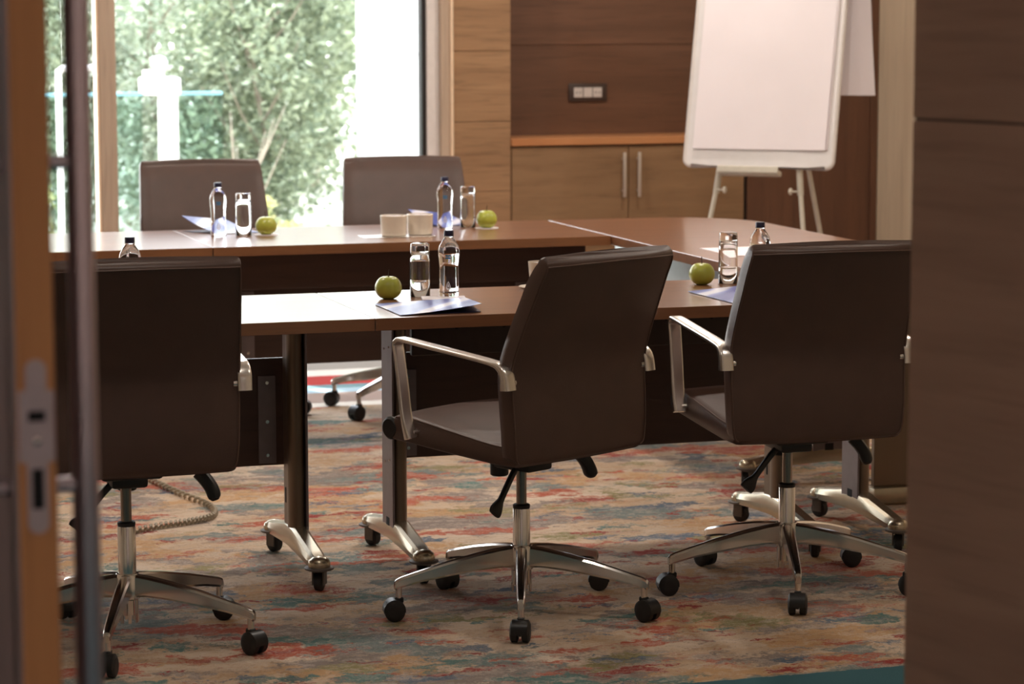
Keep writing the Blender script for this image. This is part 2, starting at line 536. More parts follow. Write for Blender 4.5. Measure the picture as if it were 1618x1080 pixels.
# corridor around the camera
struct('wall_corridor_left', B(-3.2, -3.05, -1.2, YN + 0.15, 0, CEIL), 'corr')
struct('wall_corridor_right', B(4.0, 4.15, -1.2, YN, 0, CEIL), 'corr')
struct('wall_corridor_back', B(-3.2, 4.15, -1.35, -1.2, 0, CEIL), 'corr')

# back wall: veneered pier, niche back, spandrel above the window
def veneer_wall(name, x0, x1, yf, yb, joints, material, gap=0.002):
    w = struct(name, B(x0, x1, yf + 0.012, yb, 0, CEIL), 'dark')
    zs = [0.0] + joints + [CEIL]
    for a, b in zip(zs, zs[1:]):
        obj('veneer_panel', box(BM(), x0 - 0.0002, x1 + 0.0002, yf, yf + 0.0125, a + gap / 2, b - gap / 2, 0.0015, 1), material, w)
    return w
veneer_wall('wall_back_pier', 3.562, 3.842, YF, YF + 0.4, [0.36, 0.69, 1.016, 1.345, 1.68, 2.01, 2.34, 2.67], 'wallwood')
veneer_wall('wall_back', 3.842, 5.03, YF + 0.27, YF + 0.4, [0.60, 1.365, 1.98, 2.6], 'niche')
struct('wall_back_top', B(XL, 3.562, YF, YF + 0.3, 2.74, CEIL), 'plaster')
struct('wall_back_left', B(XL, -0.9, YF, YF + 0.3, 0, 2.74), 'wallwood')

# ------------------------------------------------------------------ window
w1 = thing('window_1', None, None, (0, YF, 0), kind='structure')
obj('frame', B(3.504, 3.548, 0.0, 0.10, 0.0, 2.74, 0.003, 1), 'jamb', w1)
obj('frame', B(3.548, 3.562, -0.012, 0.10, 0.0, 2.74, 0.003, 1), 'cream', w1)  # cream strip painted for the pale highlight line beside the jamb
obj('frame', B(3.446, 3.504, 0.03, 0.12, 0.0, 2.74, 0.003, 1), 'paleframe', w1)
obj('gasket', B(3.426, 3.446, 0.05, 0.12, 0.0, 2.74), 'dark', w1)
obj('mullion', B(1.914, 1.992, 0.0, 0.10, 0.04, 2.70, 0.004, 1), 'jamb', w1)
obj('mullion', B(1.903, 1.913, -0.004, 0.10, 0.04, 2.70), 'cream', w1)  # cream strip standing in for the sunlit side of the mullion
obj('mullion', B(1.798, 1.826, 0.0, 0.04, 0.04, 2.70, 0.004, 1), 'jamb', w1)
obj('mullion', B(0.30, 0.38, 0.0, 0.10, 0.04, 2.70, 0.004, 1), 'jamb', w1)
obj('sill', B(-0.9, 3.446, 0.0, 0.12, 0.0, 0.04, 0.004, 1), 'paleframe', w1)
obj('head', B(-0.9, 3.446, 0.0, 0.12, 2.70, 2.74, 0.004, 1), 'paleframe', w1)
for a, b in ((1.992, 3.446), (0.38, 1.765), (-0.9, 0.30)):
    obj('pane', B(a, b, 0.085, 0.091, 0.04, 2.70), 'pane', w1)

# ------------------------------------------------------------------ cabinets
low = thing('low_cabinet', 'low veneered cabinet with two doors and slim bar handles under the niche', 'cabinet', (3.844, YF, 0))
obj('body', B(0.0, 1.184, 0.022, 0.26, 0.0, 0.898), 'dark', low)
for i, (a, b, hx) in enumerate(((0.004, 0.585, 0.557), (0.589, 1.180, 0.632))):
    d = obj('door', B(a, b, 0.0, 0.02, 0.09, 0.892, 0.0015, 1), 'cabwood', low)
    h = BM()
    box(h, hx - 0.008, hx + 0.008, -0.034, -0.022, 0.648, 0.862, 0.004, 2)
    for z in (0.68, 0.83): box(h, hx - 0.005, hx + 0.005, -0.026, 0.002, z - 0.005, z + 0.005)
    obj('handle', h, 'silverhandle', d)
obj('plinth', B(0.004, 1.180, 0.004, 0.022, 0.0, 0.085), 'cabwood', low)
ct = obj('countertop', B(3.843, 5.029, YF - 0.012, YF + 0.269, 0.899, 0.935, 0.002, 1), 'counter')
tag(ct, 'orange brown wooden countertop slab on top of the low cabinet', 'countertop')
tall = thing('tall_cabinet', 'full height dark reddish brown cabinet behind the flipchart easel', 'cabinet', (5.03, YF, 0))
obj('body', B(0.006, 0.697, 0.022, 0.39, 0.0, CEIL - 0.01), 'dark', tall)
obj('door', B(0.012, 0.655, 0.0, 0.02, 0.03, CEIL - 0.03, 0.0015, 1), 'tallwood', tall)
obj('side_filler', B(0.659, 0.697, 0.0, 0.02, 0.03, CEIL - 0.03, 0.0015, 1), 'tallwood', tall)
sk = thing('wall_socket', 'dark framed wall socket plate with white inserts in the niche', 'socket', (4.315, YF + 0.27, 1.137))
obj('plate', B(-0.098, 0.098, -0.012, -0.001, -0.042, 0.042, 0.004, 2), 'socketgrey', sk)
for i in range(3):
    ins = obj('insert', B(-0.072 + i * 0.049, -0.027 + i * 0.049, -0.015, -0.011, -0.024, 0.024, 0.002, 1), 'socketwhite', sk)
    if i != 1:
        for dx in (-0.009, 0.009):
            obj('socket_hole', lathe(BM(), [(0.0035, -0.0165), (0.0035, -0.0145)], 8, (-0.0495 + i * 0.049 + dx, 0, 0), 'Y'), 'hole', ins)

# ------------------------------------------------------------------ doors in the foreground
d1 = thing('door_1', None, None, (0.355, 2.868, 0), kind='structure')
obj('leaf', B(0.0, 0.0425, 0.003, 0.86, 0.01, 2.22, 0.002, 1), 'doorface', d1)
obj('edge_strip', B(0.0015, 0.041, 0.0, 0.004, 0.012, 2.218), 'dooredge', d1)
lk = BM()
def plate(bm, w, z0, z1, y0, y1, r):
    pts = []
    for a in range(0, 181, 20): pts.append((r * math.cos(math.radians(a)) * w / r / 2, z1 - r + r * math.sin(math.radians(a))))
    for a in range(180, 361, 20): pts.append((r * math.cos(math.radians(a)) * w / r / 2, z0 + r + r * math.sin(math.radians(a))))
    A = [bm.verts.new((0.0212 + x, y0, z)) for x, z in pts]; Bv = [bm.verts.new((0.0212 + x, y1, z)) for x, z in pts]
    bm.faces.new(A); bm.faces.new(Bv)
    for i in range(len(pts)):
        j = (i + 1) % len(pts); bm.faces.new((A[i], A[j], Bv[j], Bv[i]))
plate(lk, 0.022, 1.018, 1.205, -0.0018, 0.0005, 0.011)
box(lk, 0.0212 - 0.019, 0.0212 + 0.019, -0.0016, 0.0005, 1.095, 1.172, 0.002, 1)
lp = obj('lock_plate', lk, 'locksteel', d1)
obj('bolt_slot', B(0.0152, 0.0272, -0.0026, -0.0012, 1.045, 1.088), 'hole', lp)
obj('latch_slot', B(0.0122, 0.0302, -0.0026, -0.0012, 1.139, 1.150), 'hole', lp)
obj('latch_bolt', lathe(BM(), [(0.0001, -0.006), (0.004, -0.005), (0.0062, -0.001), (0.0062, 0.0)], 14, (0.0212, 0, 1.118), 'Y'), 'chrome', lp)
for side, nm in ((1, 'pull_handle'), (-1, 'pull_handle')):
    xw = 0.0425 if side > 0 else 0.0
    bx = xw + side * 0.0405
    h = obj(nm, lathe(BM(), [(0.0001, 0.62), (0.012, 0.622), (0.0148, 0.63), (0.0148, 1.98), (0.012, 1.988), (0.0001, 1.99)], 24, (bx, 0.075, 0)), 'bar', d1)
    for z in (0.72, 1.056, 1.408, 1.85):
        a, b = sorted((xw, bx - side * 0.010))
        obj('standoff', lathe(BM(), [(0.0085, a), (0.0085, b)], 18, (0, 0.075, z), 'X'), 'bar', h)
d2 = thing('door_2', None, None, (1.765, 3.64, 0), math.radians(-72.6), kind='structure')
for a, b in ((0.01, 1.404), (1.4075, 2.22)):
    obj('veneer_panel', B(0.0, 0.86, 0.0, 0.004, a, b, 0.001, 1), 'doorwood', d2)
obj('leaf', B(0.001, 0.86, 0.004, 0.042, 0.01, 2.22, 0.002, 1), 'doorface', d2)
d2.rotation_euler = (0, 0, math.radians(-72.6))
for ch in children_of(d2): ch.scale = (1, 1, 1)

# ------------------------------------------------------------------ tables
def caster_small(parent, x, y, rz=0.0, top=0.07):
    """little twin caster under a bumper disc"""
    c = obj('caster', lathe(BM(), [(0.006, 0.03), (0.006, top)], 10, (x, y, 0)), 'satin', parent)
    f = BM(); ca, sa = math.cos(rz), math.sin(rz)
    R = Matrix.Translation((x, y, 0)) @ Matrix.Rotation(rz, 4, 'Z')
    box(f, -0.017, -0.013, -0.016, 0.016, 0.018, 0.058, 0, 1, R)
    box(f, 0.013, 0.017, -0.016, 0.016, 0.018, 0.058, 0, 1, R)
    box(f, -0.017, 0.017, -0.016, 0.016, 0.052, 0.058, 0, 1, R)
    obj('fork', f, 'disc', c)
    wv = BM(); lathe(wv, [(0.0001, -0.012), (0.020, -0.012), (0.025, -0.009), (0.025, 0.009), (0.020, 0.012), (0.0001, 0.012)], 18, (0, 0, 0.0255), 'X')
    bmesh.ops.transform(wv, matrix=R, verts=wv.verts)
    obj('wheel', wv, 'rubber', c)

def t_leg(t, x, y, outer, rz=0.0, half=0.29):
    """column with outer plate on an arched foot; local frame: foot runs along Y"""
    R = Matrix.Translation((x, y, 0)) @ Matrix.Rotation(rz, 4, 'Z')
    def put(name, bm, mt, par, ang=35):
        bmesh.ops.transform(bm, matrix=R, verts=bm.verts)
        return obj(name, bm, mt, par, True, ang)
    # column : rounded oval in plan plus flat steel plate on the outer side
    c = BM()
    pts = []
    for k in range(20):
        a = 2 * PI * k / 20
        pts.append((0.024 * math.cos(a), -0.012 + 0.036 * math.sin(a)))
    prism(c, pts, 0.10, 0.675)
    box(c, -0.020, 0.020, 0.0, 0.055, 0.10, 0.700, 0.003, 1)
    leg = put('leg', c, 'bronze', t)
    p = BM()
    xo = outer * 0.026
    box(p, min(xo, xo - outer * 0.006), max(xo, xo - outer * 0.006), -0.052, 0.062, 0.105, 0.703, 0.0015, 1)
    pl = put('side_plate', p, 'plate', leg)
    for (yy, zz) in ((-0.02, 0.30), (0.03, 0.29), (-0.02, 0.62), (0.03, 0.61)):
        put('screw', lathe(BM(), [(0.0035, xo), (0.003, xo + outer * 0.002)], 8, (0, yy, zz), 'X'), 'chrome', leg)
    sl = BM(); box(sl, -0.0215, 0.0215, 0.022, 0.040, 0.185, 0.235, 0.006, 2)
    put('cable_slot', sl, 'hole', leg)
    sl = BM(); box(sl, xo - 0.001, xo + 0.001, -0.012, 0.018, 0.112, 0.135, 0.0, 1)
    put('cable_slot', sl, 'hole', leg)
    tb = BM()
    box(tb, -0.035, 0.035, -0.09, 0.09, 0.690, 0.706, 0.002, 1)
    lathe(tb, [(0.020, 0.665), (0.022, 0.668), (0.022, 0.692)], 16, (0, -0.012, 0))
    put('top_bracket', tb, 'black', t)
    # arched foot, lofted along Y
    secs = []
    stations = [(-half, .040, .064, .086), (-half + 0.02, .050, .062, .094), (-half + 0.06, .054, .062, .101), (-0.10, .056, .070, .122), (-0.05, .058, .072, .131), (-0.02, .058, .074, .133),
                (0.02, .058, .074, .133), (0.05, .058, .072, .131), (0.10, .056, .070, .122), (half - 0.06, .054, .062, .101), (half - 0.02, .050, .062, .094), (half, .040, .064, .086)]
    for (yy, w, z0, z1) in stations:
        hw = w / 2; zz = z0 + (z1 - z0) * 0.45
        secs.append([(-hw * 0.86, yy, z0), (-hw, yy, zz), (-hw * 0.80, yy, z1 - 0.006), (-hw * 0.5, yy, z1), (hw * 0.5, yy, z1), (hw * 0.80, yy, z1 - 0.006), (hw, yy, zz), (hw * 0.86, yy, z0)])
    f = loft(BM(), secs)
    ft = put('foot', f, 'foot', t, 25)
    for s in (-1, 1):
        cp = BM()
        lathe(cp, [(0.030, 0.064), (0.031, 0.074), (0.028, 0.084), (0.018, 0.092), (0.0001, 0.095)], 20, (0, s * (half - 0.012), 0))
        put('end_cap', cp, 'foot', ft)
        dc = BM(); lathe(dc, [(0.036, 0.058), (0.040, 0.060), (0.040, 0.064), (0.036, 0.066)], 24, (0, s * (half - 0.012), 0))
        put('bumper', dc, 'disc', ft)
        q = R @ Vector((0, s * (half - 0.012), 0))
        caster_small(t, q.x, q.y, rz + 0.5 * s)

def row_table(name, label, x0, x1, y0, y1, modesty_y, front_sign, group):
    """front_sign: +1 when the modesty panel faces +Y"""
    t = thing(name, label, 'table', (x0, y0, 0), 0, group)
    W, D = x1 - x0, y1 - y0
    obj('tabletop', B(0.0004, W - 0.0004, 0, D, 0.707, 0.74, 0.0009, 1), 'ttop', t, True, 30)
    fy = D / 2
    for lx, o in ((0.145, -1), (W - 0.145, 1)): t_leg(t, lx, fy, o)
    # steel apron beam under the top
    a = BM()
    my = modesty_y - y0
    far = y0 > 8
    box(a, 0.19 if not far else 0.02, W - 0.30 if not far else W - 0.02, my - 0.10 - 0.1 * far, my - 0.075 - 0.1 * far, 0.590 if not far else 0.565, 0.7065, 0.003, 1)
    ap = obj('apron', a, 'apron' if not far else 'modesty', t)
    if not far:
        for hx in (0.32, 0.46, 0.60, W - 0.36, W - 0.50):
            obj('bolt_hole', lathe(BM(), [(0.006, my - 0.1012), (0.006, my - 0.099)], 10, (hx, 0, 0.668), 'Y'), 'hole', ap)
    h = BM(); box(h, 0.215, 0.36, my - 0.17, my - 0.10, 0.694, 0.7065, 0.004, 1)
    obj('tilt_lever', h, 'black', t)
    mp = obj('modesty_panel', B(0.150, W - 0.150, my, my + 0.018, 0.285 - 0.018 * far, 0.588 - 0.03 * far, 0.002, 1), 'modesty', t)
    for bx in (0.178, W - 0.228):
        b = BM(); box(b, bx, bx + 0.050, my - 0.006, my - 0.0005, 0.292, 0.54, 0.001, 1)
        bk = obj('bracket', b, 'plate', t)
        for z in (0.315, 0.41, 0.52):
            obj('screw', lathe(BM(), [(0.005, my - 0.009), (0.004, my - 0.0055)], 10, (bx + 0.025, 0, z), 'Y'), 'chrome', bk)
    return t

ga = 'rectangular meeting tables in two rows'
row_table('meeting_table', 'meeting table at the front left behind the chair nearest the door', 0.353, 1.815, 6.97, 7.645, 7.40, 1, ga)
row_table('meeting_table', 'middle meeting table of the front row holding the half open brochure', 1.818, 3.268, 6.97, 7.645, 7.40, 1, ga)
row_table('meeting_table', 'window side meeting table at left under the inverted glass and brochure', 0.353, 1.818, 9.18, 9.93, 9.60, 1, ga)
row_table('meeting_table', 'window side meeting table carrying the two round ramekins', 1.821, 3.268, 9.18, 9.93, 9.60, 1, ga)

# upper apron boards of the far row (dark veneer strip under the top)
# end table with rounded outer corner and corner table closing the rectangle
def arc(cx, cy, r, a0, a1, n=10):
    return [(cx + r * math.cos(math.radians(a0 + (a1 - a0) * i / n)), cy + r * math.sin(math.radians(a0 + (a1 - a0) * i / n))) for i in range(n + 1)]
et = thing('end_table', 'end meeting table with rounded outer corner below the flipchart', 'table', (0, 0, 0))
poly = [(3.272, 8.002), (4.02, 8.002)] + arc(4.02 - 0.36, 9.91 - 0.36, 0.36, 0, 90, 12) + [(3.272, 9.91)]
obj('tabletop', prism(BM(), poly, 0.707, 0.74, 0.001, 1), 'ttop', et, True, 30)
t_leg(et, 3.65, 8.13, -1, PI / 2, 0.29)
t_leg(et, 3.66, 9.70, 1, PI / 2, 0.27)
obj('modesty_panel', B(3.44, 3.458, 8.26, 9.62, 0.33, 0.69, 0.002, 1), 'endpanel', et)
obj('apron', B(3.62, 3.66, 8.20, 9.60, 0.66, 0.7065, 0.002, 1), 'apron', et)
ctb = thing('corner_table', 'corner meeting table with curved edges partly hidden by the right chair', 'table', (0, 0, 0))
poly = [(3.271, 6.97), (3.60, 6.97)] + arc(3.60, 7.39, 0.42, -80, 0, 10) + [(4.02, 7.998), (3.272, 7.998), (3.262, 7.90), (3.235, 7.79), (3.19, 7.70), (3.12, 7.648), (3.271, 7.647)]
obj('tabletop', prism(BM(), poly, 0.707, 0.74, 0.001, 1), 'ttop', ctb, True, 30)
t_leg(ctb, 3.385, 7.31, -1)
gp_ = obj('gable_panel', B(3.63, 3.98, 7.722, 7.745, 0.055, 0.7065, 0.002, 1), 'bronze', ctb)
obj('base_bar', B(3.62, 3.985, 7.695, 7.772, 0.0, 0.055, 0.006, 2), 'foot', gp_)
obj('apron', B(3.40, 3.75, 7.29, 7.33, 0.64, 0.7065, 0.002, 1), 'apron', ctb)

# ------------------------------------------------------------------ office chair
def make_chair(label, group):
    t = thing('office_chair', label, 'chair', (0, 0, 0), 0, group)
    HW = 0.235
    # --- backrest shell : rear profile bottom -> top (y, z, halfwidth)
    K_ = 1.035
    prof = [(-0.205, 0.430, 0.205), (-0.218, 0.442, 0.226), (-0.222, 0.47, 0.233), (-0.224, 0.52, 0.236), (-0.222, 0.58, 0.238), (-0.221, 0.63, 0.239),
            (-0.224, 0.67, 0.240), (-0.236, 0.71, 0.239), (-0.262, 0.77, 0.236), (-0.290, 0.83, 0.232), (-0.314, 0.88, 0.229), (-0.334, 0.917, 0.226), (-0.340, 0.930, 0.224)]
    pts = smooth_path([(p[2] * K_, p[0], p[1]) for p in prof], 3)
    TH = 0.050
    NX = 12
    secs = []
    K = len(pts)
    for i, p in enumerate(pts):
        d = (pts[min(i + 1, K - 1)] - pts[max(i - 1, 0)])
        dy, dz = d.y, d.z
        L = math.hypot(dy, dz)
        nf = (dz / L, -dy / L)           # forward normal in (y,z)
        f = i / (K - 1)
        th = TH * (1 - 0.25 * max(0, (f - 0.85) / 0.15)) * min(1.0, 0.55 + f * 6)
        ring = []
        w = p.x
        def pos(x, k):
            bow = 0.022 * (x / w) ** 2 * f + 0.006 * (x / w) ** 4
            arch = 0.010 * (1 - (x / w) ** 2) * max(0, (f - 0.7) / 0.3)
            y = p.y + nf[0] * (k + bow)
            z = p.z + nf[1] * (k + bow) * 0.6 + arch
            return (x, y, z)
        for j in range(NX + 1): ring.append(pos(-w + 2 * w * j / NX, 0.0))
        ring.append(pos(w, th * 0.06)); ring.append((w + 0.003, *pos(w, th * 0.5)[1:])); ring.append(pos(w, th * 0.9))
        for j in range(NX + 1): ring.append(pos((w - 0.006) * (1 - 2 * j / NX), th + 0.006 * math.sin(PI * j / NX)))
        ring.append(pos(-w, th * 0.9)); ring.append((-w - 0.003, *pos(-w, th * 0.5)[1:])); ring.append(pos(-w, th * 0.06))
        secs.append(ring)
    # rounded top roll
    last = secs[-1]
    n = len(last)
    cy = sum(v[1] for v in last) / n
    for k, (shr, dz) in enumerate(((0.90, 0.007), (0.66, 0.013), (0.3, 0.016))):
        secs.append([(v[0] * (1 - (1 - shr) * 0.04), cy + (v[1] - cy) * shr if abs(v[1] - cy) > 0 else v[1], v[2] + dz) for v in last])
    b = loft(BM(), secs)
    # make the two shallow ends flush: shrink toward centre line of each column
    back = obj('backrest', b, 'leather', t, True, 50)
    # piping around the rear panel
    def rear(i, side):
        p = secs[i]
        return Vector(p[0] if side < 0 else p[NX])
    kk = [i for i in range(2, K)]
    left = [rear(i, -1) + Vector((0.0035, -0.0012, 0)) for i in kk]
    right = [rear(i, 1) + Vector((-0.0035, -0.0012, 0)) for i in kk]
    topp = [Vector(secs[K - 1][j]) + Vector((0, -0.0016, 0.0)) for j in range(1, NX)]
    pb = BM(); tube(pb, left + topp + right[::-1], 0.0022, 6)
    obj('piping', pb, 'seam', back)
    # --- seat : side profile loop (y,z), extruded over x with rounded sides
    loop = [(-0.185, 0.484), (-0.12, 0.487), (-0.03, 0.497), (0.08, 0.511), (0.17, 0.522), (0.225, 0.520), (0.262, 0.505), (0.279, 0.483), (0.272, 0.462), (0.250, 0.453),
            (0.15, 0.447), (0.02, 0.438), (-0.12, 0.430), (-0.20, 0.430), (-0.212, 0.445), (-0.205, 0.47)]
    cyy = sum(p[0] for p in loop) / len(loop); czz = sum(p[1] for p in loop) / len(loop)
    secs2 = []
    for x, ins in ((-HW, 0.012), (-HW + 0.004, 0.006), (-HW + 0.010, 0.002), (-HW + 0.02, 0), (-0.12, -0.004), (0, -0.006), (0.12, -0.004), (HW - 0.02, 0), (HW - 0.010, 0.002), (HW - 0.004, 0.006), (HW, 0.012)):
        ring = []
        for (y, z) in loop:
            dz = -ins if z > 0.475 else ins * 0.6
            ring.append((x, y + (-ins if y > 0.2 else 0), z + dz))
        secs2.append(ring)
    seat = obj('seat', loft(BM(), secs2), 'leather', t, True, 50)
    for s in (-1, 1):
        sp = BM()
        line = [Vector((s * (HW - 0.003), y, z - 0.006)) for (y, z) in loop[:6]]
        tube(sp, smooth_path(line, 3), 0.0022, 6)
        obj('piping', sp, 'seam', seat)
    for s in (-1, 1):
        ec = BM(); lathe(ec, [(0.0001, s * (HW + 0.003)), (0.024, s * (HW + 0.002)), (0.030, s * (HW - 0.004)), (0.030, s * (HW - 0.012))], 20, (0, 0.248, 0.483), 'X')
        obj('end_cap', ec, 'black', seat)
    # --- armrests
    for s in (-1, 1):
        x = s * 0.2575
        path = smooth_path([(x, 0.142, 0.470), (x, 0.158, 0.520), (x, 0.170, 0.600), (x, 0.184, 0.680), (x, 0.190, 0.707), (x, 0.183, 0.719), (x, 0.165, 0.7225), (x, 0.06, 0.713),
                            (x, -0.06, 0.702), (x, -0.155, 0.692), (x, -0.186, 0.683), (x, -0.202, 0.663), (x, -0.206, 0.628)], 4)
        n = len(path)
        tw = [0.036 if i < n * 0.72 else 0.036 + 0.004 * (i / n - 0.72) for i in range(n)]
        tt = []
        for i in range(n):
            f = i / (n - 1)
            tt.append(0.022 - 0.010 * min(1, f / 0.12) if f < 0.12 else (0.012 if f < 0.75 else 0.012 + 0.020 * (f - 0.75) / 0.25))
        ab = sweep(BM(), path, tw, tt, Vector((1, 0, 0)), 16, 4.5)
        # mounting lugs to the seat side and the backrest side
        arm = obj('armrest', ab, 'satin', t, True, 40)
        xi, xo = sorted((s * (HW - 0.004), s * 0.252))
        obj('lug', lathe(BM(), [(0.011, xi), (0.011, xo)], 14, (0, 0.146, 0.482), 'X'), 'satin', arm)
        obj('lug', lathe(BM(), [(0.010, xi), (0.010, xo)], 14, (0, -0.200, 0.645), 'X'), 'satin', arm)
    # --- mechanism
    mb = BM()
    box(mb, -0.075, 0.075, -0.11, 0.10, 0.405, 0.434, 0.008, 2)
    box(mb, -0.045, 0.045, -0.07, 0.06, 0.378, 0.41, 0.008, 2)
    tube(mb, [(-0.09, 0.0, 0.405), (0.21, -0.03, 0.405)], 0.006, 8)
    mech = obj('tilt_mechanism', mb, 'black', t)
    kb = BM(); lathe(kb, [(0.020, 0.345), (0.024, 0.348), (0.025, 0.38), (0.022, 0.385), (0.012, 0.39), (0.012, 0.41)], 18, (0.02, 0.10, 0))
    obj('tension_knob', kb, 'black', t)
    lv = BM()
    path = smooth_path([(-0.02, -0.01, 0.398), (-0.06, -0.02, 0.362), (-0.095, -0.026, 0.322), (-0.118, -0.03, 0.296), (-0.132, -0.032, 0.280)], 4)
    n = len(path)
    sweep(lv, path, [0.017 if i < n * 0.55 else 0.017 + 0.026 * math.sin(PI * min(1, (i / n - 0.55) / 0.45) * 0.80) for i in range(n)],
          [0.015 if i < n * 0.6 else 0.018 for i in range(n)], Vector((0.7, 0.0, 0.7)).cross(Vector((0, 1, 0))), 10, 2.5)
    obj('height_lever', lv, 'black', t)
    pd = BM()
    path = smooth_path([(0.175, -0.035, 0.405), (0.192, -0.042, 0.385), (0.206, -0.046, 0.362), (0.214, -0.050, 0.335)], 4)
    n = len(path)
    sweep(pd, path, [0.036 + 0.012 * i / n if i < n - 1 else 0.028 for i in range(n)], [0.034] * (n - 2) + [0.030, 0.018], Vector((0.3, 1, 0)), 12, 2.5)
    obj('tilt_paddle', pd, 'black', t)
    # --- gas column
    gc = BM(); lathe(gc, [(0.0135, 0.27), (0.0135, 0.395)], 20)
    col = obj('gas_column', gc, 'rod', t)
    obj('sleeve', lathe(BM(), [(0.0225, 0.130), (0.0225, 0.272), (0.021, 0.275)], 24), 'chrome', col)
    obj('collar', lathe(BM(), [(0.0215, 0.274), (0.0225, 0.276), (0.0225, 0.283), (0.018, 0.286)], 24), 'black', col)
    # --- five-star base
    hb = BM(); lathe(hb, [(0.026, 0.112), (0.031, 0.116), (0.031, 0.172), (0.027, 0.178), (0.023, 0.179)], 28)
    lathe(hb, [(0.026, 0.075), (0.026, 0.114)], 24)
    for k in range(8):
        a = 2 * PI * k / 8
        box(hb, -0.004, 0.004, -0.0265, -0.0235, 0.055, 0.078, 0, 1, Matrix.Rotation(a, 4, 'Z'))
    base = obj('star_base', hb, 'chrome', t)
    for k in range(5):
        a = math.radians(72 * k + 36)
        R = Matrix.Rotation(a, 4, 'Z')
        st = [(0.020, .030, .120, .176), (0.06, .031, .122, .172), (0.12, .030, .118, .162), (0.20, .027, .108, .145), (0.27, .024, .098, .127), (0.325, .021, .086, .112), (0.338, .018, .080, .106), (0.342, .014, .082, .100)]
        secs = []
        for (x, w, z0, z1) in st:
            h = w / 2
            secs.append([(x, -h * 0.62, z0), (x, -h, z0 + 0.006), (x, -h * 0.94, z1 - 0.005), (x, -h * 0.66, z1), (x, 0, z1 + 0.0012), (x, h * 0.66, z1), (x, h * 0.94, z1 - 0.005), (x, h, z0 + 0.006), (x, h * 0.62, z0)])
        ab = loft(BM(), secs)
        lathe(ab, [(0.0085, 0.052), (0.0085, 0.098)], 14, (0.331, 0, 0))
        bmesh.ops.transform(ab, matrix=R, verts=ab.verts)
        obj('base_arm', ab, 'chrome', base, True, 22)
        # twin caster with hood
        sw = random.uniform(-1.2, 1.2) + (0.9 if k % 2 else -0.5)
        RC = R @ Matrix.Translation((0.331, 0, 0)) @ Matrix.Rotation(sw, 4, 'Z') @ Matrix.Translation((0.012, 0, 0))
        hd = BM()
        # hood : half shell between and over the wheels
        ring = []
        secs = []
        for yy, rr in ((-0.024, 0.022), (-0.020, 0.0285), (0.020, 0.0285), (0.024, 0.022)):
            ring = []
            for q in range(13):
                an = math.radians(-10 + 200 * q / 12)
                ring.append((rr * math.cos(an), yy, 0.029 + rr * math.sin(an)))
            for q in range(12, -1, -1):
                an = math.radians(-10 + 200 * q / 12)
                ring.append(((rr - 0.004) * math.cos(an), yy, 0.029 + (rr - 0.004) * math.sin(an)))
            secs.append(ring)
        loft(hd, secs)
        box(hd, -0.018, 0.018, -0.004, 0.004, 0.018, 0.050)
        box(hd, -0.024, -0.001, -0.009, 0.009, 0.046, 0.062, 0.003, 1)
        bmesh.ops.transform(hd, matrix=RC, verts=hd.verts)
        cs = obj('caster', hd, 'black', t)
        for s in (-1, 1):
            wb_ = BM()
            lathe(wb_, [(0.0001, s * 0.0245), (0.012, s * 0.0255), (0.0215, s * 0.0245), (0.0262, s * 0.021), (0.0262, s * 0.007), (0.022, s * 0.005), (0.0001, s * 0.005)], 22, (0, 0, 0.0265), 'Y')
            bmesh.ops.transform(wb_, matrix=RC, verts=wb_.verts)
            obj('wheel', wb_, 'rubber', cs)
    return t

g = 'brown leather office chairs around the tables'
chair = make_chair('brown leather office chair in the middle, turned left, its left armrest in view', g)
place_chair(chair, (2.112, 6.62, 0), 28)
for (loc, deg, base, dz, lab) in (((2.888, 6.69, 0), -1, 0, 0.0, 'brown leather office chair at the right beside the dark wood door panel'),
                        ((1.078, 6.585, 0), 0, 0, 0.022, 'brown leather office chair at the left seen straight from behind, behind the door pull'),
                        ((2.008, 10.12, 0), 178, 36, 0.006, 'brown leather office chair by the window at the left, facing the camera'),
                        ((2.785, 10.11, 0), 172, 36, 0.004, 'brown leather office chair by the window at the right, facing the camera')):
    place_chair(copy_tree(chair, loc, 0, lab, g), loc, deg, base, dz)

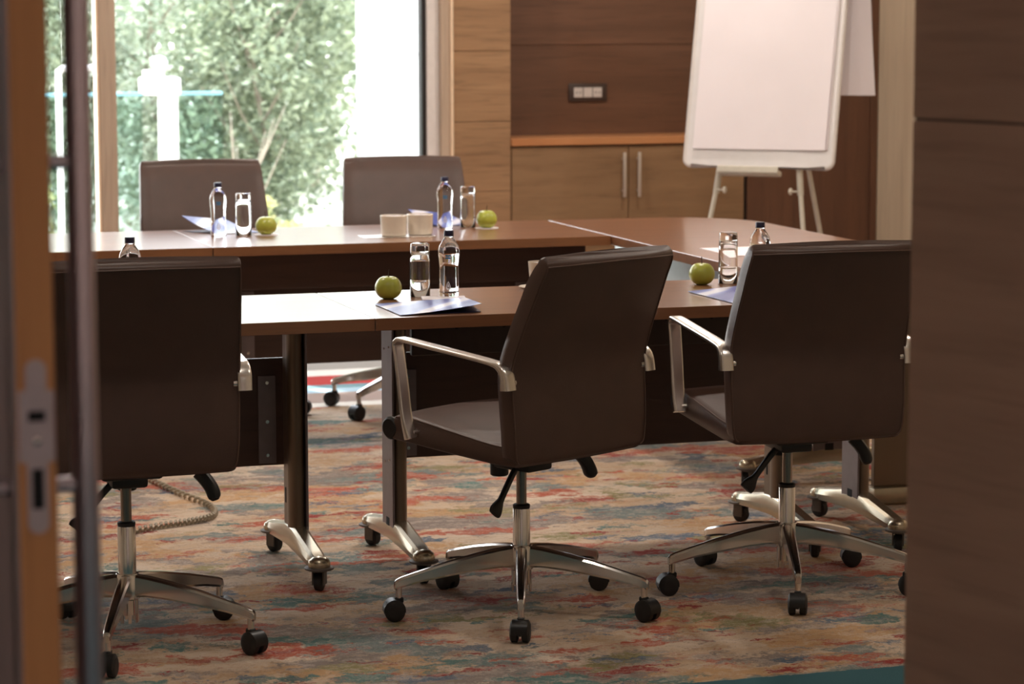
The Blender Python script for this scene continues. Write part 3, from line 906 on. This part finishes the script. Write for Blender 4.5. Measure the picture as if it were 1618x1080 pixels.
# ------------------------------------------------------------------ table ware
TZ = 0.7402
def make_bottle(label, loc, group):
    t = thing('water_bottle', label, 'bottle', loc, 0, group)
    prof = [(0.0001, 0.002), (0.020, 0.0), (0.026, 0.001), (0.0285, 0.005), (0.0285, 0.02), (0.0275, 0.05), (0.0270, 0.085), (0.0285, 0.105), (0.0305, 0.122), (0.0305, 0.134), (0.028, 0.146),
            (0.021, 0.159), (0.014, 0.169), (0.0115, 0.175), (0.0115, 0.186)]
    body = obj('body', lathe(BM(), prof, 32), 'water', t, True, 60)
    obj('neck_ring', lathe(BM(), [(0.0125, 0.1712), (0.0145, 0.172), (0.0145, 0.174), (0.0125, 0.1748)], 24), 'water', body)
    cp = BM()
    seg = 36
    rings = []
    for z, amp in ((0.1752, 1), (0.1885, 1), (0.1905, 0.0)):
        rings.append([(((0.0136 if k % 2 else 0.0142) if amp else 0.0125) * math.cos(2 * PI * k / seg), ((0.0136 if k % 2 else 0.0142) if amp else 0.0125) * math.sin(2 * PI * k / seg), z) for k in range(seg)])
    loft(cp, rings)
    obj('cap', cp, 'cap', t, True, 50)
    # printed marks on the camera side of the body: two blue bars, a white drop outline
    def curved(bm, pts2, r, ang0):
        vs = []
        for (u, z) in pts2:
            a = ang0 + u / r
            vs.append(bm.verts.new((r * math.cos(a), r * math.sin(a), z)))
        return vs
    a0 = math.radians(-110)
    mk = BM()
    for z0, z1 in ((0.112, 0.1165), (0.1185, 0.123)):
        for u0 in (-0.008, -0.004, 0.0, 0.004):
            v = curved(mk, [(u0, z0), (u0 + 0.0041, z0), (u0 + 0.0041, z1), (u0, z1)], 0.0308, a0)
            mk.faces.new(v)
    obj('label_print', mk, 'print_blue', t)
    dm = BM()
    def drop(s, n=28):
        out = []
        for k in range(n):
            q = 2 * PI * k / n
            x = 0.0085 * s * math.sin(q) * (math.sin(q / 2)) ** 1.3
            z = 0.012 * s * math.cos(q)
            out.append((x, 0.036 + z))
        return out
    for so, si in ((1.08, 0.68), (0.42, 0.0)):
        A = curved(dm, drop(so), 0.0290, a0)
        if si:
            Bv = curved(dm, drop(si), 0.0290, a0)
            for k in range(28): dm.faces.new((A[k], A[(k + 1) % 28], Bv[(k + 1) % 28], Bv[k]))
        else:
            dm.faces.new(A)
    obj('drop_emblem', dm, 'print_white', t)
    return t
gb = 'clear water bottles with navy caps'
bt = make_bottle('clear water bottle with navy cap beside the front glass, whole bottle in view', (2.150, 7.415, TZ), gb)
copy_tree(bt, (3.100, 7.40, TZ), 0.3, 'clear water bottle whose top shows above the right chair', gb)
copy_tree(bt, (1.251, 7.49, TZ), 0.6, 'clear water bottle whose cap shows above the left chair', gb)
copy_tree(bt, (1.935, 9.655, TZ), 0.2, 'clear water bottle on the window side table at left, before the chair', gb)
copy_tree(bt, (2.795, 9.69, TZ), 0.1, 'clear water bottle on the window side table at right, next to the ramekins', gb)

def make_glass(label, loc, group):
    t = tag(obj('drinking_glass', lathe(BM(), [(0.0290, 0.0), (0.0288, 0.050), (0.0282, 0.10), (0.0276, 0.140), (0.0262, 0.1505), (0.022, 0.152), (0.0001, 0.150),
                                              ], 32), 'glass', None, True, 60), label, 'glass', group)
    return t
# an inverted tumbler is a shell: outer wall, thick base on top, inner wall
def glass_bm():
    return lathe(BM(), [(0.0272, 0.0), (0.0290, 0.0), (0.0288, 0.050), (0.0282, 0.10), (0.0276, 0.142), (0.0268, 0.150), (0.0240, 0.1525), (0.0001, 0.1505)][0:8], 32)
def shell_bm():
    bm = BM()
    prof = [(0.0001, 0.128), (0.021, 0.1275), (0.0252, 0.124), (0.0258, 0.10), (0.0266, 0.05), (0.0272, 0.0008), (0.0281, 0.0), (0.0290, 0.0008), (0.0288, 0.05), (0.0282, 0.10), (0.0276, 0.142), (0.0268, 0.150), (0.0240, 0.1525), (0.0001, 0.151)]
    return lathe(bm, prof, 36)
gg = 'upturned drinking glasses beside the bottles'
g1 = tag(obj('drinking_glass', shell_bm(), 'glass', None, True, 50), 'upturned glass on the front table between the green apple and the bottle', 'glass', gg)
g1.location = (2.077, 7.46, TZ)
for (x, y, lab) in ((3.048, 7.52, 'upturned glass beside the pale green apple left of the right chair'),
                    (2.024, 9.64, 'upturned glass on the window side table left of the left chair apple'),
                    (2.890, 9.71, 'upturned glass on the window side table between bottle and apple at right')):
    c = g1.copy(); COL.objects.link(c); c.location = (x, y, TZ); c['label'] = lab; c['group'] = gg

def make_apple(label, loc, group):
    t = thing('green_apple', label, 'apple', loc, 0, group)
    prof = []
    R = 0.0385
    n = 22
    for k in range(n + 1):
        q = PI * k / n
        r = R * math.sin(q) * (1.0 + 0.06 * math.cos(q))
        z = -R * 0.93 * math.cos(q)
        if k > n * 0.72: z -= 0.010 * ((k / n - 0.72) / 0.28) ** 2
        if k < n * 0.2: z += 0.005 * (1 - k / (n * 0.2)) ** 2
        prof.append((max(r, 0.0001), z + 0.0345))
    bm = lathe(BM(), prof, 28)
    for v in bm.verts:
        a = math.atan2(v.co.y, v.co.x); k = 1 + 0.018 * math.cos(5 * a) * (1 if v.co.z < 0.03 else 0.5)
        v.co.x *= k; v.co.y *= k
    zm = min(v.co.z for v in bm.verts)
    for v in bm.verts: v.co.z -= zm
    obj('fruit', bm, 'apple', t, True, 80)
    obj('stem', tube(BM(), [(0, 0, 0.052), (0.001, 0, 0.064), (0.002, 0.001, 0.074), (0.004, 0.001, 0.082)], 0.0015, 8), 'stem', t)
    return t
gp = 'green apples on the tables'
ap = make_apple('green apple on the front table left of the glass', (1.975, 7.43, TZ), gp)
copy_tree(ap, (2.960, 7.51, TZ), 1.1, 'yellowish green apple between the middle and the right chair', gp)
copy_tree(ap, (2.102, 9.62, TZ + 0.0025), 2.2, 'green apple on the window side table at left beside the brochure', gp)
copy_tree(ap, (2.942, 9.64, TZ + 0.0025), 0.5, 'green apple on the window side table in front of the wood pier', gp)

# brochures: lower navy card, upper printed sheet hinged at the left
def brochure(label, corners, lift, group):
    """corners: four table points, first edge is the hinge; lift = height of each corner of the upper sheet"""
    a = Vector((corners[0][0], corners[0][1], TZ))
    t = thing('brochure', label, 'brochure', a, 0, group)
    P = [Vector((c[0], c[1], 0)) - Vector((a.x, a.y, 0)) for c in corners]
    def sheet(zs, th, inset=0.0, n=6):
        bm = BM()
        cen = sum(P, Vector()) / 4
        Q = [p + (cen - p) * inset for p in P]
        grid = []
        for lvl in (0, th):
            rows = []
            for i in range(n + 1):
                u = i / n; row = []
                for j in range(n + 1):
                    v = j / n
                    q = (Q[0] * (1 - v) + Q[1] * v) * (1 - u) + (Q[3] * (1 - v) + Q[2] * v) * u
                    z = (zs[0] * (1 - v) + zs[1] * v) * (1 - u) + (zs[3] * (1 - v) + zs[2] * v) * u
                    z *= (0.35 + 0.65 * u) if max(zs) > 0.004 else 1
                    row.append(bm.verts.new((q.x, q.y, z + lvl + 0.0008)))
                rows.append(row)
            grid.append(rows)
        for rows in grid:
            for i in range(n):
                for j in range(n): bm.faces.new((rows[i][j], rows[i + 1][j], rows[i + 1][j + 1], rows[i][j + 1]))
        lo, hi = grid
        border = [(i, 0) for i in range(n)] + [(n, j) for j in range(n)] + [(i, n) for i in range(n, 0, -1)] + [(0, j) for j in range(n, 0, -1)]
        for k in range(len(border)):
            (i, j), (p, q) = border[k], border[(k + 1) % len(border)]
            bm.faces.new((lo[i][j], lo[p][q], hi[p][q], hi[i][j]))
        return bm
    obj('back_cover', sheet([0, 0, 0, 0], 0.0015, 0.02), 'navy', t)
    obj('front_cover', sheet([0.002 + l for l in lift], 0.0012), 'folder', t)
    return t
gf = 'blue and white brochures'
brochure('half open blue and white brochure in front of the green apple', [(1.896, 7.285), (1.896, 7.005), (2.128, 7.02), (2.170, 7.325)], [0.002, 0.0, 0.020, 0.004], gf)
brochure('blue brochure with pale stripes beside the right chair', [(2.841, 7.315), (2.853, 6.992), (3.062, 7.02), (3.080, 7.40)], [0.002, 0.0, 0.003, 0.004], gf)
brochure('open folded brochure behind the bottle on the left window side table', [(2.098, 9.72), (1.950, 9.70), (1.840, 9.86), (2.02, 9.915)], [0.0, 0.0, 0.055, 0.03], gf)
brochure('open folded brochure behind the bottle on the right window side table', [(2.945, 9.80), (2.79, 9.765), (2.705, 9.88), (2.88, 9.925)], [0.0, 0.0, 0.055, 0.03], gf)
pp = obj('paper_sheet', B(0, 0.21, -0.15, 0.15, 0, 0.0012), 'paper'); pp.location = (3.385, 8.46, TZ)
tag(pp, 'white paper sheet on the end table near its inner edge', 'paper')
np_ = thing('notepad', 'thin white notepad under the front bottle', 'notepad', (2.12, 7.365, TZ), R_(-12))
obj('pages', B(-0.062, 0.062, -0.045, 0.0465, 0.0, 0.0045, 0.0008, 1), 'paper', np_)
obj('card_back', B(-0.063, 0.063, -0.046, 0.0475, -0.0001, 0.001), 'navy', np_)
for (x, y, lab) in ((2.102, 9.62, 'round white coaster under the left window side apple'), (2.942, 9.64, 'round white coaster under the right window side apple')):
    c = tag(obj('coaster', lathe(BM(), [(0.044, 0.0), (0.0445, 0.001), (0.044, 0.002)], 28), 'paper'), lab, 'coaster', 'coasters under the far apples')
    c.location = (x, y, TZ)

sb = thing('sugar_bowl', 'cream ceramic bowl on the front table half hidden by the middle chair', 'bowl', (2.475, 7.545, TZ + 0.008))
obj('bowl', lathe(BM(), [(0.0001, 0.004), (0.030, 0.0), (0.036, 0.004), (0.041, 0.03), (0.044, 0.068), (0.0445, 0.072), (0.0425, 0.072), (0.039, 0.03), (0.033, 0.010), (0.0001, 0.008)], 32), 'ceramic', sb, True, 50)
sc = BM(); 
for k in range(9):
    a = k * 2.4; r = 0.026 * math.sqrt((k % 9) / 9)
    box(sc, -0.004, 0.004, -0.022, 0.022, 0.028, 0.068, 0, 1, Matrix.Translation((r * math.cos(a), r * math.sin(a), 0)) @ Matrix.Rotation(a, 4, 'Z'))
obj('sugar_sachets', sc, 'paper', sb)
sr = tag(obj('saucer', lathe(BM(), [(0.0001, 0.002), (0.045, 0.0), (0.066, 0.0065), (0.067, 0.008), (0.064, 0.008), (0.045, 0.004), (0.0001, 0.005)], 36), 'ceramic', None, True, 50),
         'cream saucer under the bowl beside the middle chair', 'saucer')
sr.location = (2.470, 7.545, TZ)
gr_ = 'round cream ramekins on the far table'
rk = None
for (x, y, lab) in ((2.520, 9.40, 'left one of two round cream ramekins on the far table'), (2.625, 9.425, 'right one of two round cream ramekins on the far table')):
    if rk is None:
        rk = thing('ramekin', lab, 'bowl', (x, y, TZ + 0.003), 0, gr_)
        obj('bowl', lathe(BM(), [(0.0001, 0.002), (0.040, 0.0), (0.045, 0.003), (0.0475, 0.066), (0.0485, 0.072), (0.046, 0.074), (0.0435, 0.066), (0.041, 0.010), (0.0001, 0.008)], 32), 'ceramic', rk, True, 50)
        s2 = BM()
        for k in range(7):
            a = k * 2.4; box(s2, -0.004, 0.004, -0.02, 0.02, 0.03, 0.072, 0.0, 1, Matrix.Translation((0.018 * math.cos(a), 0.018 * math.sin(a), 0)) @ Matrix.Rotation(a, 4, 'Z'))
        obj('sachets', s2, 'paper', rk)
    else:
        copy_tree(rk, (x, y, TZ + 0.003), 0.8, lab, gr_)
tr = tag(obj('serving_tray', box(BM(), -0.13, 0.13, -0.06, 0.06, 0, 0.0025, 0.001, 1), 'satin'), 'flat silver tray under the two ramekins', 'tray')
tr.location = (2.535, 9.405, TZ)

# ------------------------------------------------------------------ flipchart
fc = thing('flipchart_easel', 'white flipchart easel with grey legs in front of the cabinets', 'easel', (4.53, 10.84, 0), R_(-23 - 17.5))
TILT = R_(14)
def tilted(bm):
    # board plane: hinge at lower edge z=.86
    Rm = Matrix.Translation((0, 0, 0.865)) @ Matrix.Rotation(-TILT, 4, 'X')
    bmesh.ops.transform(bm, matrix=Rm, verts=bm.verts); return bm
def round_rect(w, h, r, n=6, x0=0, z0=0):
    pts = []
    for cx, cz, a in ((w / 2 - r, h - r, 0), (-w / 2 + r, h - r, 90), (-w / 2 + r, r, 180), (w / 2 - r, r, 270)):
        for k in range(n + 1):
            q = math.radians(a + 90 * k / n); pts.append((x0 + cx + r * math.cos(q), z0 + cz + r * math.sin(q)))
    return pts
BW, BH = 0.662, 1.03
bb = BM()
prism(bb, round_rect(BW, BH, 0.03), 0, 0.018)
bmesh.ops.transform(bb, matrix=Matrix.Rotation(PI / 2, 4, 'X'), verts=bb.verts)   # (x, y)->(x, z), extrude to -y
board = obj('board', tilted(bb), 'board', fc, True, 30)
fr = BM()
pts = round_rect(BW, BH, 0.03)
ptsv = [Vector((x, -0.010, z)) for x, z in pts]; ptsv.append(ptsv[0]); 
tube(fr, ptsv, 0.0105, 10)
obj('board_frame', tilted(fr), 'boardframe', board)
cl = BM(); box(cl, -0.28, 0.28, -0.05, -0.018, BH - 0.06, BH - 0.02, 0.008, 2)
obj('clamp_bar', tilted(cl), 'boardframe', board)
ty = BM(); box(ty, -0.17, 0.105, -0.045, 0.01, -0.040, -0.016, 0.006, 2); box(ty, -0.17, 0.105, -0.052, -0.045, -0.034, -0.004, 0.003, 1)
tray = obj('pen_tray', tilted(ty), 'easel', fc)
pn = BM(); lathe(pn, [(0.006, -0.03), (0.007, -0.02), (0.007, 0.07), (0.005, 0.075)], 12, (0, -0.02, -0.008), 'X')
pen = tag(obj('marker_pen', tilted(pn), 'dark'), 'dark marker pen in the tray of the flipchart', 'pen')
pen.location = fc.location; pen.rotation_euler = fc.rotation_euler
for s in (-1, 1):
    lb = BM()
    top = Vector((s * 0.155, 0.05, 1.10)); kn = Vector((s * 0.19, -0.0, 0.75)); ft = Vector((s * 0.30, -0.16, 0.012))
    tube(lb, [top, kn], 0.014, 12)
    leg = obj('leg', lb, 'easel', fc)
    l2 = BM(); tube(l2, [kn + (top - kn) * 0.1, ft], 0.0105, 12); obj('leg_extension', l2, 'easel', leg)
    kb = BM(); lathe(kb, [(0.004, 0.0), (0.004, 0.03), (0.014, 0.031), (0.016, 0.040), (0.010, 0.044)], 8, (0, 0, 0), 'X')
    bmesh.ops.transform(kb, matrix=Matrix.Translation((s * 0.185, -0.01, 0.765)) @ Matrix.Scale(-s, 4, Vector((1, 0, 0))), verts=kb.verts)
    obj('knob', kb, 'easel', leg)
    rb = BM(); lathe(rb, [(0.014, 0.0), (0.015, 0.015), (0.012, 0.024)], 12, (ft.x, ft.y, 0)); obj('rubber_foot', rb, 'rubber', leg)
rl = BM(); tube(rl, [(0.16, 0.06, 1.08), (0.18, 0.34, 0.55), (0.19, 0.60, 0.02)], 0.011, 12)
rear = obj('leg', rl, 'easel', fc)
kb = BM(); lathe(kb, [(0.014, 0.0), (0.015, 0.015), (0.012, 0.024)], 12, (0.19, 0.605, 0)); obj('rubber_foot', kb, 'rubber', rear)
pad = thing('paper_pad', 'large white paper pad on the flipchart, one sheet turned over to the back', 'paper pad', (4.53, 10.84, 0), R_(-23 - 17.5))
pdm = BM(); box(pdm, -0.290, 0.308, -0.026, -0.0185, 0.075, BH - 0.03, 0.001, 1)
obj('pad_block', tilted(pdm), 'paper', pad)
# top sheet slightly curled at its lower right corner
sh = BM(); n = 10; rows = []
for i in range(n + 1):
    row = []
    for j in range(n + 1):
        x = -0.296 + 0.596 * i / n; z = 0.072 + (BH - 0.10) * j / n
        c = max(0, (i / n - 0.6) / 0.4) * max(0, (1 - j / n) - 0.2)
        row.append((x, -0.0275 - 0.016 * c * c, z))
    rows.append(row)
V1 = [[sh.verts.new(p) for p in r] for r in rows]; V2 = [[sh.verts.new((p[0], p[1] - 0.0006, p[2])) for p in r] for r in rows]
for i in range(n):
    for j in range(n):
        sh.faces.new((V1[i][j], V1[i + 1][j], V1[i + 1][j + 1], V1[i][j + 1])); sh.faces.new((V2[i][j], V2[i][j + 1], V2[i + 1][j + 1], V2[i + 1][j]))
obj('top_sheet', tilted(sh), 'paper', pad)
# sheet folded over to the back: hangs behind, sticking out to the right
hs = BM(); rows = []
RmT = Matrix.Translation((0, 0, 0.865)) @ Matrix.Rotation(-TILT, 4, 'X')
ptop = RmT @ Vector((0, 0.02, BH + 0.01))
for i in range(9):
    row = []
    for j in range(9):
        u, v = i / 8, j / 8
        x = -0.22 + 0.62 * u + 0.05 * v * u
        z = ptop.z - 0.70 * v
        y = ptop.y - 0.02 + 0.02 * math.sin(u * 4 + v * 2) * v + 0.01 - 0.03 * v
        row.append((x, y, z))
    rows.append(row)
V1 = [[hs.verts.new(p) for p in r] for r in rows]; V2 = [[hs.verts.new((p[0], p[1] + 0.0006, p[2])) for p in r] for r in rows]
for i in range(8):
    for j in range(8):
        hs.faces.new((V1[i][j], V1[i + 1][j], V1[i + 1][j + 1], V1[i][j + 1])); hs.faces.new((V2[i][j], V2[i][j + 1], V2[i + 1][j + 1], V2[i + 1][j]))
obj('turned_sheet', hs, 'paper', pad)

# ------------------------------------------------------------------ coiled cable on the floor
cp_ = smooth_path([(1.50, 9.0, 0.012), (1.53, 8.78, 0.012), (1.57, 8.55, 0.012), (1.62, 8.30, 0.012), (1.60, 8.13, 0.012), (1.52, 8.06, 0.012), (1.42, 8.02, 0.012), (1.30, 7.95, 0.012)], 40)
coil = []
for i, p in enumerate(cp_):
    d = (cp_[min(i + 1, len(cp_) - 1)] - cp_[max(i - 1, 0)]).normalized(); s = d.cross(Vector((0, 0, 1)))
    a = i * 1.05
    coil.append(p + s * 0.007 * math.cos(a) + Vector((0, 0, 1)) * 0.007 * math.sin(a))
cb = BM(); tube(cb, coil, 0.005, 6)
tag(obj('coiled_cable', cb, 'cable'), 'beige coiled cable lying on the carpet behind the left chair', 'cable')

# ------------------------------------------------------------------ unseen ceiling lights, added to light the room
gl = 'added unseen ceiling downlights'
dl = None
for i, (x, y) in enumerate(((1.2, 5.4), (3.2, 5.4), (1.2, 8.5), (3.2, 8.5), (4.9, 8.5), (4.4, 11.0), (2.4, 11.0))):
    if dl is None:
        dl = thing('ceiling_fill', '', 'ceiling light', (x, y, CEIL - 0.014), 0, gl)
        obj('trim_ring', lathe(BM(), [(0.10, 0.0), (0.115, 0.002), (0.118, 0.013), (0.10, 0.0138)], 28), 'white', dl)
        obj('diffuser', lathe(BM(), [(0.0001, 0.004), (0.099, 0.004), (0.099, 0.012)], 28), 'lampface', dl)
        dl['label'] = 'added unseen ceiling downlight above the tables, all alike'
    else:
        copy_tree(dl, (x, y, CEIL - 0.014), 0, 'added unseen ceiling downlight above the tables, all alike', gl)
    L_ = lamp('fill', 'AREA', (x, y, CEIL - 0.03), 6.0 if y < 6 else 17.0, (1.0, 0.90, 0.80), shape='DISK', size=0.18)  # area lamp added to fill the room from above
for (x, y, e) in ((-1.0, 0.6, 5.0), (2.3, 0.9, 12.0)):  # unseen corridor lamps, added to light the doors and pull bar
    L_ = lamp('corridor_fill', 'AREA', (x, y, CEIL - 0.03), e, (1.0, 0.86, 0.76), shape='DISK', size=0.4)

# ------------------------------------------------------------------ outside
struct('ground', B(-14, 20, YF + 0.45, 60, -0.2, -0.1), 'stone')
ew = struct('wall_exterior', B(4.60, 9.5, 17.6, 18.1, -0.2, 6.0), 'render')
obj('render_joint', B(4.601, 9.5, 17.592, 17.60, 1.22, 1.228), 'plate', ew)
# white post with cap and figurine, glass rail
po = thing('white_post', 'bright white square post with cap and small finial on the terrace', 'post', (2.868, 16.0, -0.1), 0.1)
obj('shaft', B(0.0, 0.096, -0.048, 0.048, 0.0, 1.14, 0.004, 1), 'white', po)
obj('cap_block', B(-0.10, 0.10, -0.10, 0.10, 1.13, 1.23, 0.006, 1), 'white', po)
obj('finial', lathe(BM(), [(0.04, 1.23), (0.028, 1.24), (0.024, 1.27), (0.045, 1.30), (0.048, 1.32), (0.032, 1.35), (0.0001, 1.36)], 18), 'white', po)
obj('lamp_base', B(-0.095, -0.03, -0.03, 0.03, 1.23, 1.275, 0.004, 1), 'paleframe', po)
gl_ = thing('glass_railing', 'low glass railing with pale blue top rail beyond the window', 'railing', (0, 16.0, -0.1))
obj('glass_panel', B(0.5, 2.76, -0.006, 0.006, 0.12, 1.12), 'railglass', gl_)
obj('glass_panel', B(2.98, 3.24, -0.006, 0.006, 0.12, 1.12), 'railglass', gl_)
M['railblue'] = mat('pale_blue_rail', (120, 176, 186), 0.35, 0.1, var=0.03)
obj('top_rail', B(0.5, 2.763, -0.02, 0.02, 1.125, 1.145, 0.004, 1), 'railblue', gl_)
obj('top_rail', B(2.975, 3.24, -0.02, 0.02, 1.125, 1.145, 0.004, 1), 'railblue', gl_)
hp = BM(); tube(hp, smooth_path([(2.22, 15.6, -0.1), (2.22, 15.6, 0.5), (2.22, 15.6, 1.14), (2.23, 15.6, 1.18), (2.27, 15.6, 1.20), (2.44, 15.6, 1.20)], 4), 0.02, 10)
tag(obj('tube_rail', hp, 'white'), 'white bent tube rail outside near the door pull', 'rail')

def foliage(n, c, rad, size, mt, parent, seed, shell=0.55, zmin=-0.05):
    rnd = random.Random(seed)
    verts = []; faces = []
    # leaves gather on branch clumps inside the crown
    clumps = []
    for k in range(max(10, n // 90)):
        while True:
            p = Vector((rnd.uniform(-1, 1), rnd.uniform(-1, 1), rnd.uniform(-1, 1)))
            if 0.2 < p.length < 1: break
        clumps.append(p)
    for i in range(n):
        q = rnd.choice(clumps) + Vector((rnd.gauss(0, .13), rnd.gauss(0, .13), rnd.gauss(0, .10)))
        p = Vector((c[0] + q.x * rad[0], c[1] + q.y * rad[1], c[2] + q.z * rad[2]))
        if p.z < zmin: continue
        s = size * rnd.uniform(0.6, 1.3)
        a = Vector((rnd.gauss(0, 1), rnd.gauss(0, 1), rnd.gauss(0, 0.7))).normalized()
        b = a.cross(Vector((rnd.gauss(0, 1), rnd.gauss(0, 1), rnd.gauss(0, 1)))).normalized()
        k = len(verts)
        verts += [p - a * s, p + b * s * 0.42 , p + a * s, p - b * s * 0.42]
        faces.append((k, k + 1, k + 2, k + 3))
    me = bpy.data.meshes.new('foliage')
    me.from_pydata(verts, [], faces)
    me.materials.append(M[mt])
    o = bpy.data.objects.new('foliage', me); COL.objects.link(o)
    o.parent = parent; o['kind'] = 'stuff'
    return o
def tree(name, label, cat, x, y, h, rad, n, size, mt, seed, low=0.25):
    t = thing(name, label, cat, (x, y, -0.1), 0, 'trees and shrubs outside')
    rnd = random.Random(seed)
    tb = BM(); tube(tb, smooth_path([(0, 0, 0), (0.05, 0.02, h * 0.3), (-0.04, 0.05, h * 0.6), (0.02, 0, h * 0.92)], 4), [0.040 * h / 4 * (1 - 0.07 * k) for k in range(13)], 8)
    for k in range(7):
        z = h * (0.25 + 0.08 * k); a = rnd.uniform(0, 6.28)
        tube(tb, [(0, 0, z), (math.cos(a) * rad[0] * 0.4, math.sin(a) * rad[1] * 0.4, z + 0.25), (math.cos(a) * rad[0] * 0.8, math.sin(a) * rad[1] * 0.8, z + 0.6)], [0.010, 0.007, 0.003], 6)
    obj('trunk', tb, 'bark', t)
    foliage(n, (0, 0, h * (0.5 + low / 2)), (rad[0], rad[1], h * (0.5 - low / 2) * 1.0), size, mt, t, seed)
    return t
tree('garden_tree', 'green tree outside at the far left of the window', 'tree', 2.0, 19.6, 3.6, (1.2, 0.9, 2), 13000, 0.042, 'leaf_a', 3, 0.0)
tree('garden_tree', 'green tree outside behind the white post', 'tree', 3.30, 22.0, 3.9, (1.35, 0.9, 2), 17000, 0.045, 'leaf_b', 4, 0.0)
tree('garden_tree', 'darker green tree outside left of the white building wall', 'tree', 4.30, 19.4, 3.5, (0.80, 0.8, 2), 13000, 0.042, 'leaf_a', 5, 0.0)
tree('garden_tree', 'pale green tree far behind the others outside, left', 'tree', 2.7, 26.6, 4.6, (2.2, 1.3, 2), 26000, 0.055, 'leaf_b', 6, 0.0)
tree('garden_tree', 'pale green tree far behind the others outside, right', 'tree', 5.75, 24.2, 4.2, (1.2, 1.2, 2), 18000, 0.055, 'leaf_b', 12, 0.0)
tree('garden_shrub', 'yellow green shrub outside low between the two window side chairs', 'shrub', 3.62, 17.4, 0.55, (0.40, 0.30, 0.4), 1800, 0.03, 'leaf_c', 8, 0.0)
tree('garden_shrub', 'yellow green shrub outside low at the left window edge', 'shrub', 2.12, 17.6, 0.6, (0.35, 0.30, 0.4), 1800, 0.03, 'leaf_c', 9, 0.0)
for k, (x, y, lab) in enumerate(((1.55, 18.7, 'leafy grey green bush outside, leftmost of the low row behind the railing'), (2.55, 19.0, 'leafy grey green bush outside behind the white post'),
                                 (3.35, 18.9, 'leafy grey green bush outside between the two window side chairs'), (4.02, 18.5, 'leafy grey green bush outside next to the white building wall'))):
    tree('garden_bush', lab, 'bush', x, y, 2.0, (0.62, 0.45, 2), 6500, 0.036, 'leaf_a' if k % 2 else 'leaf_b', 30 + k, 0.0)
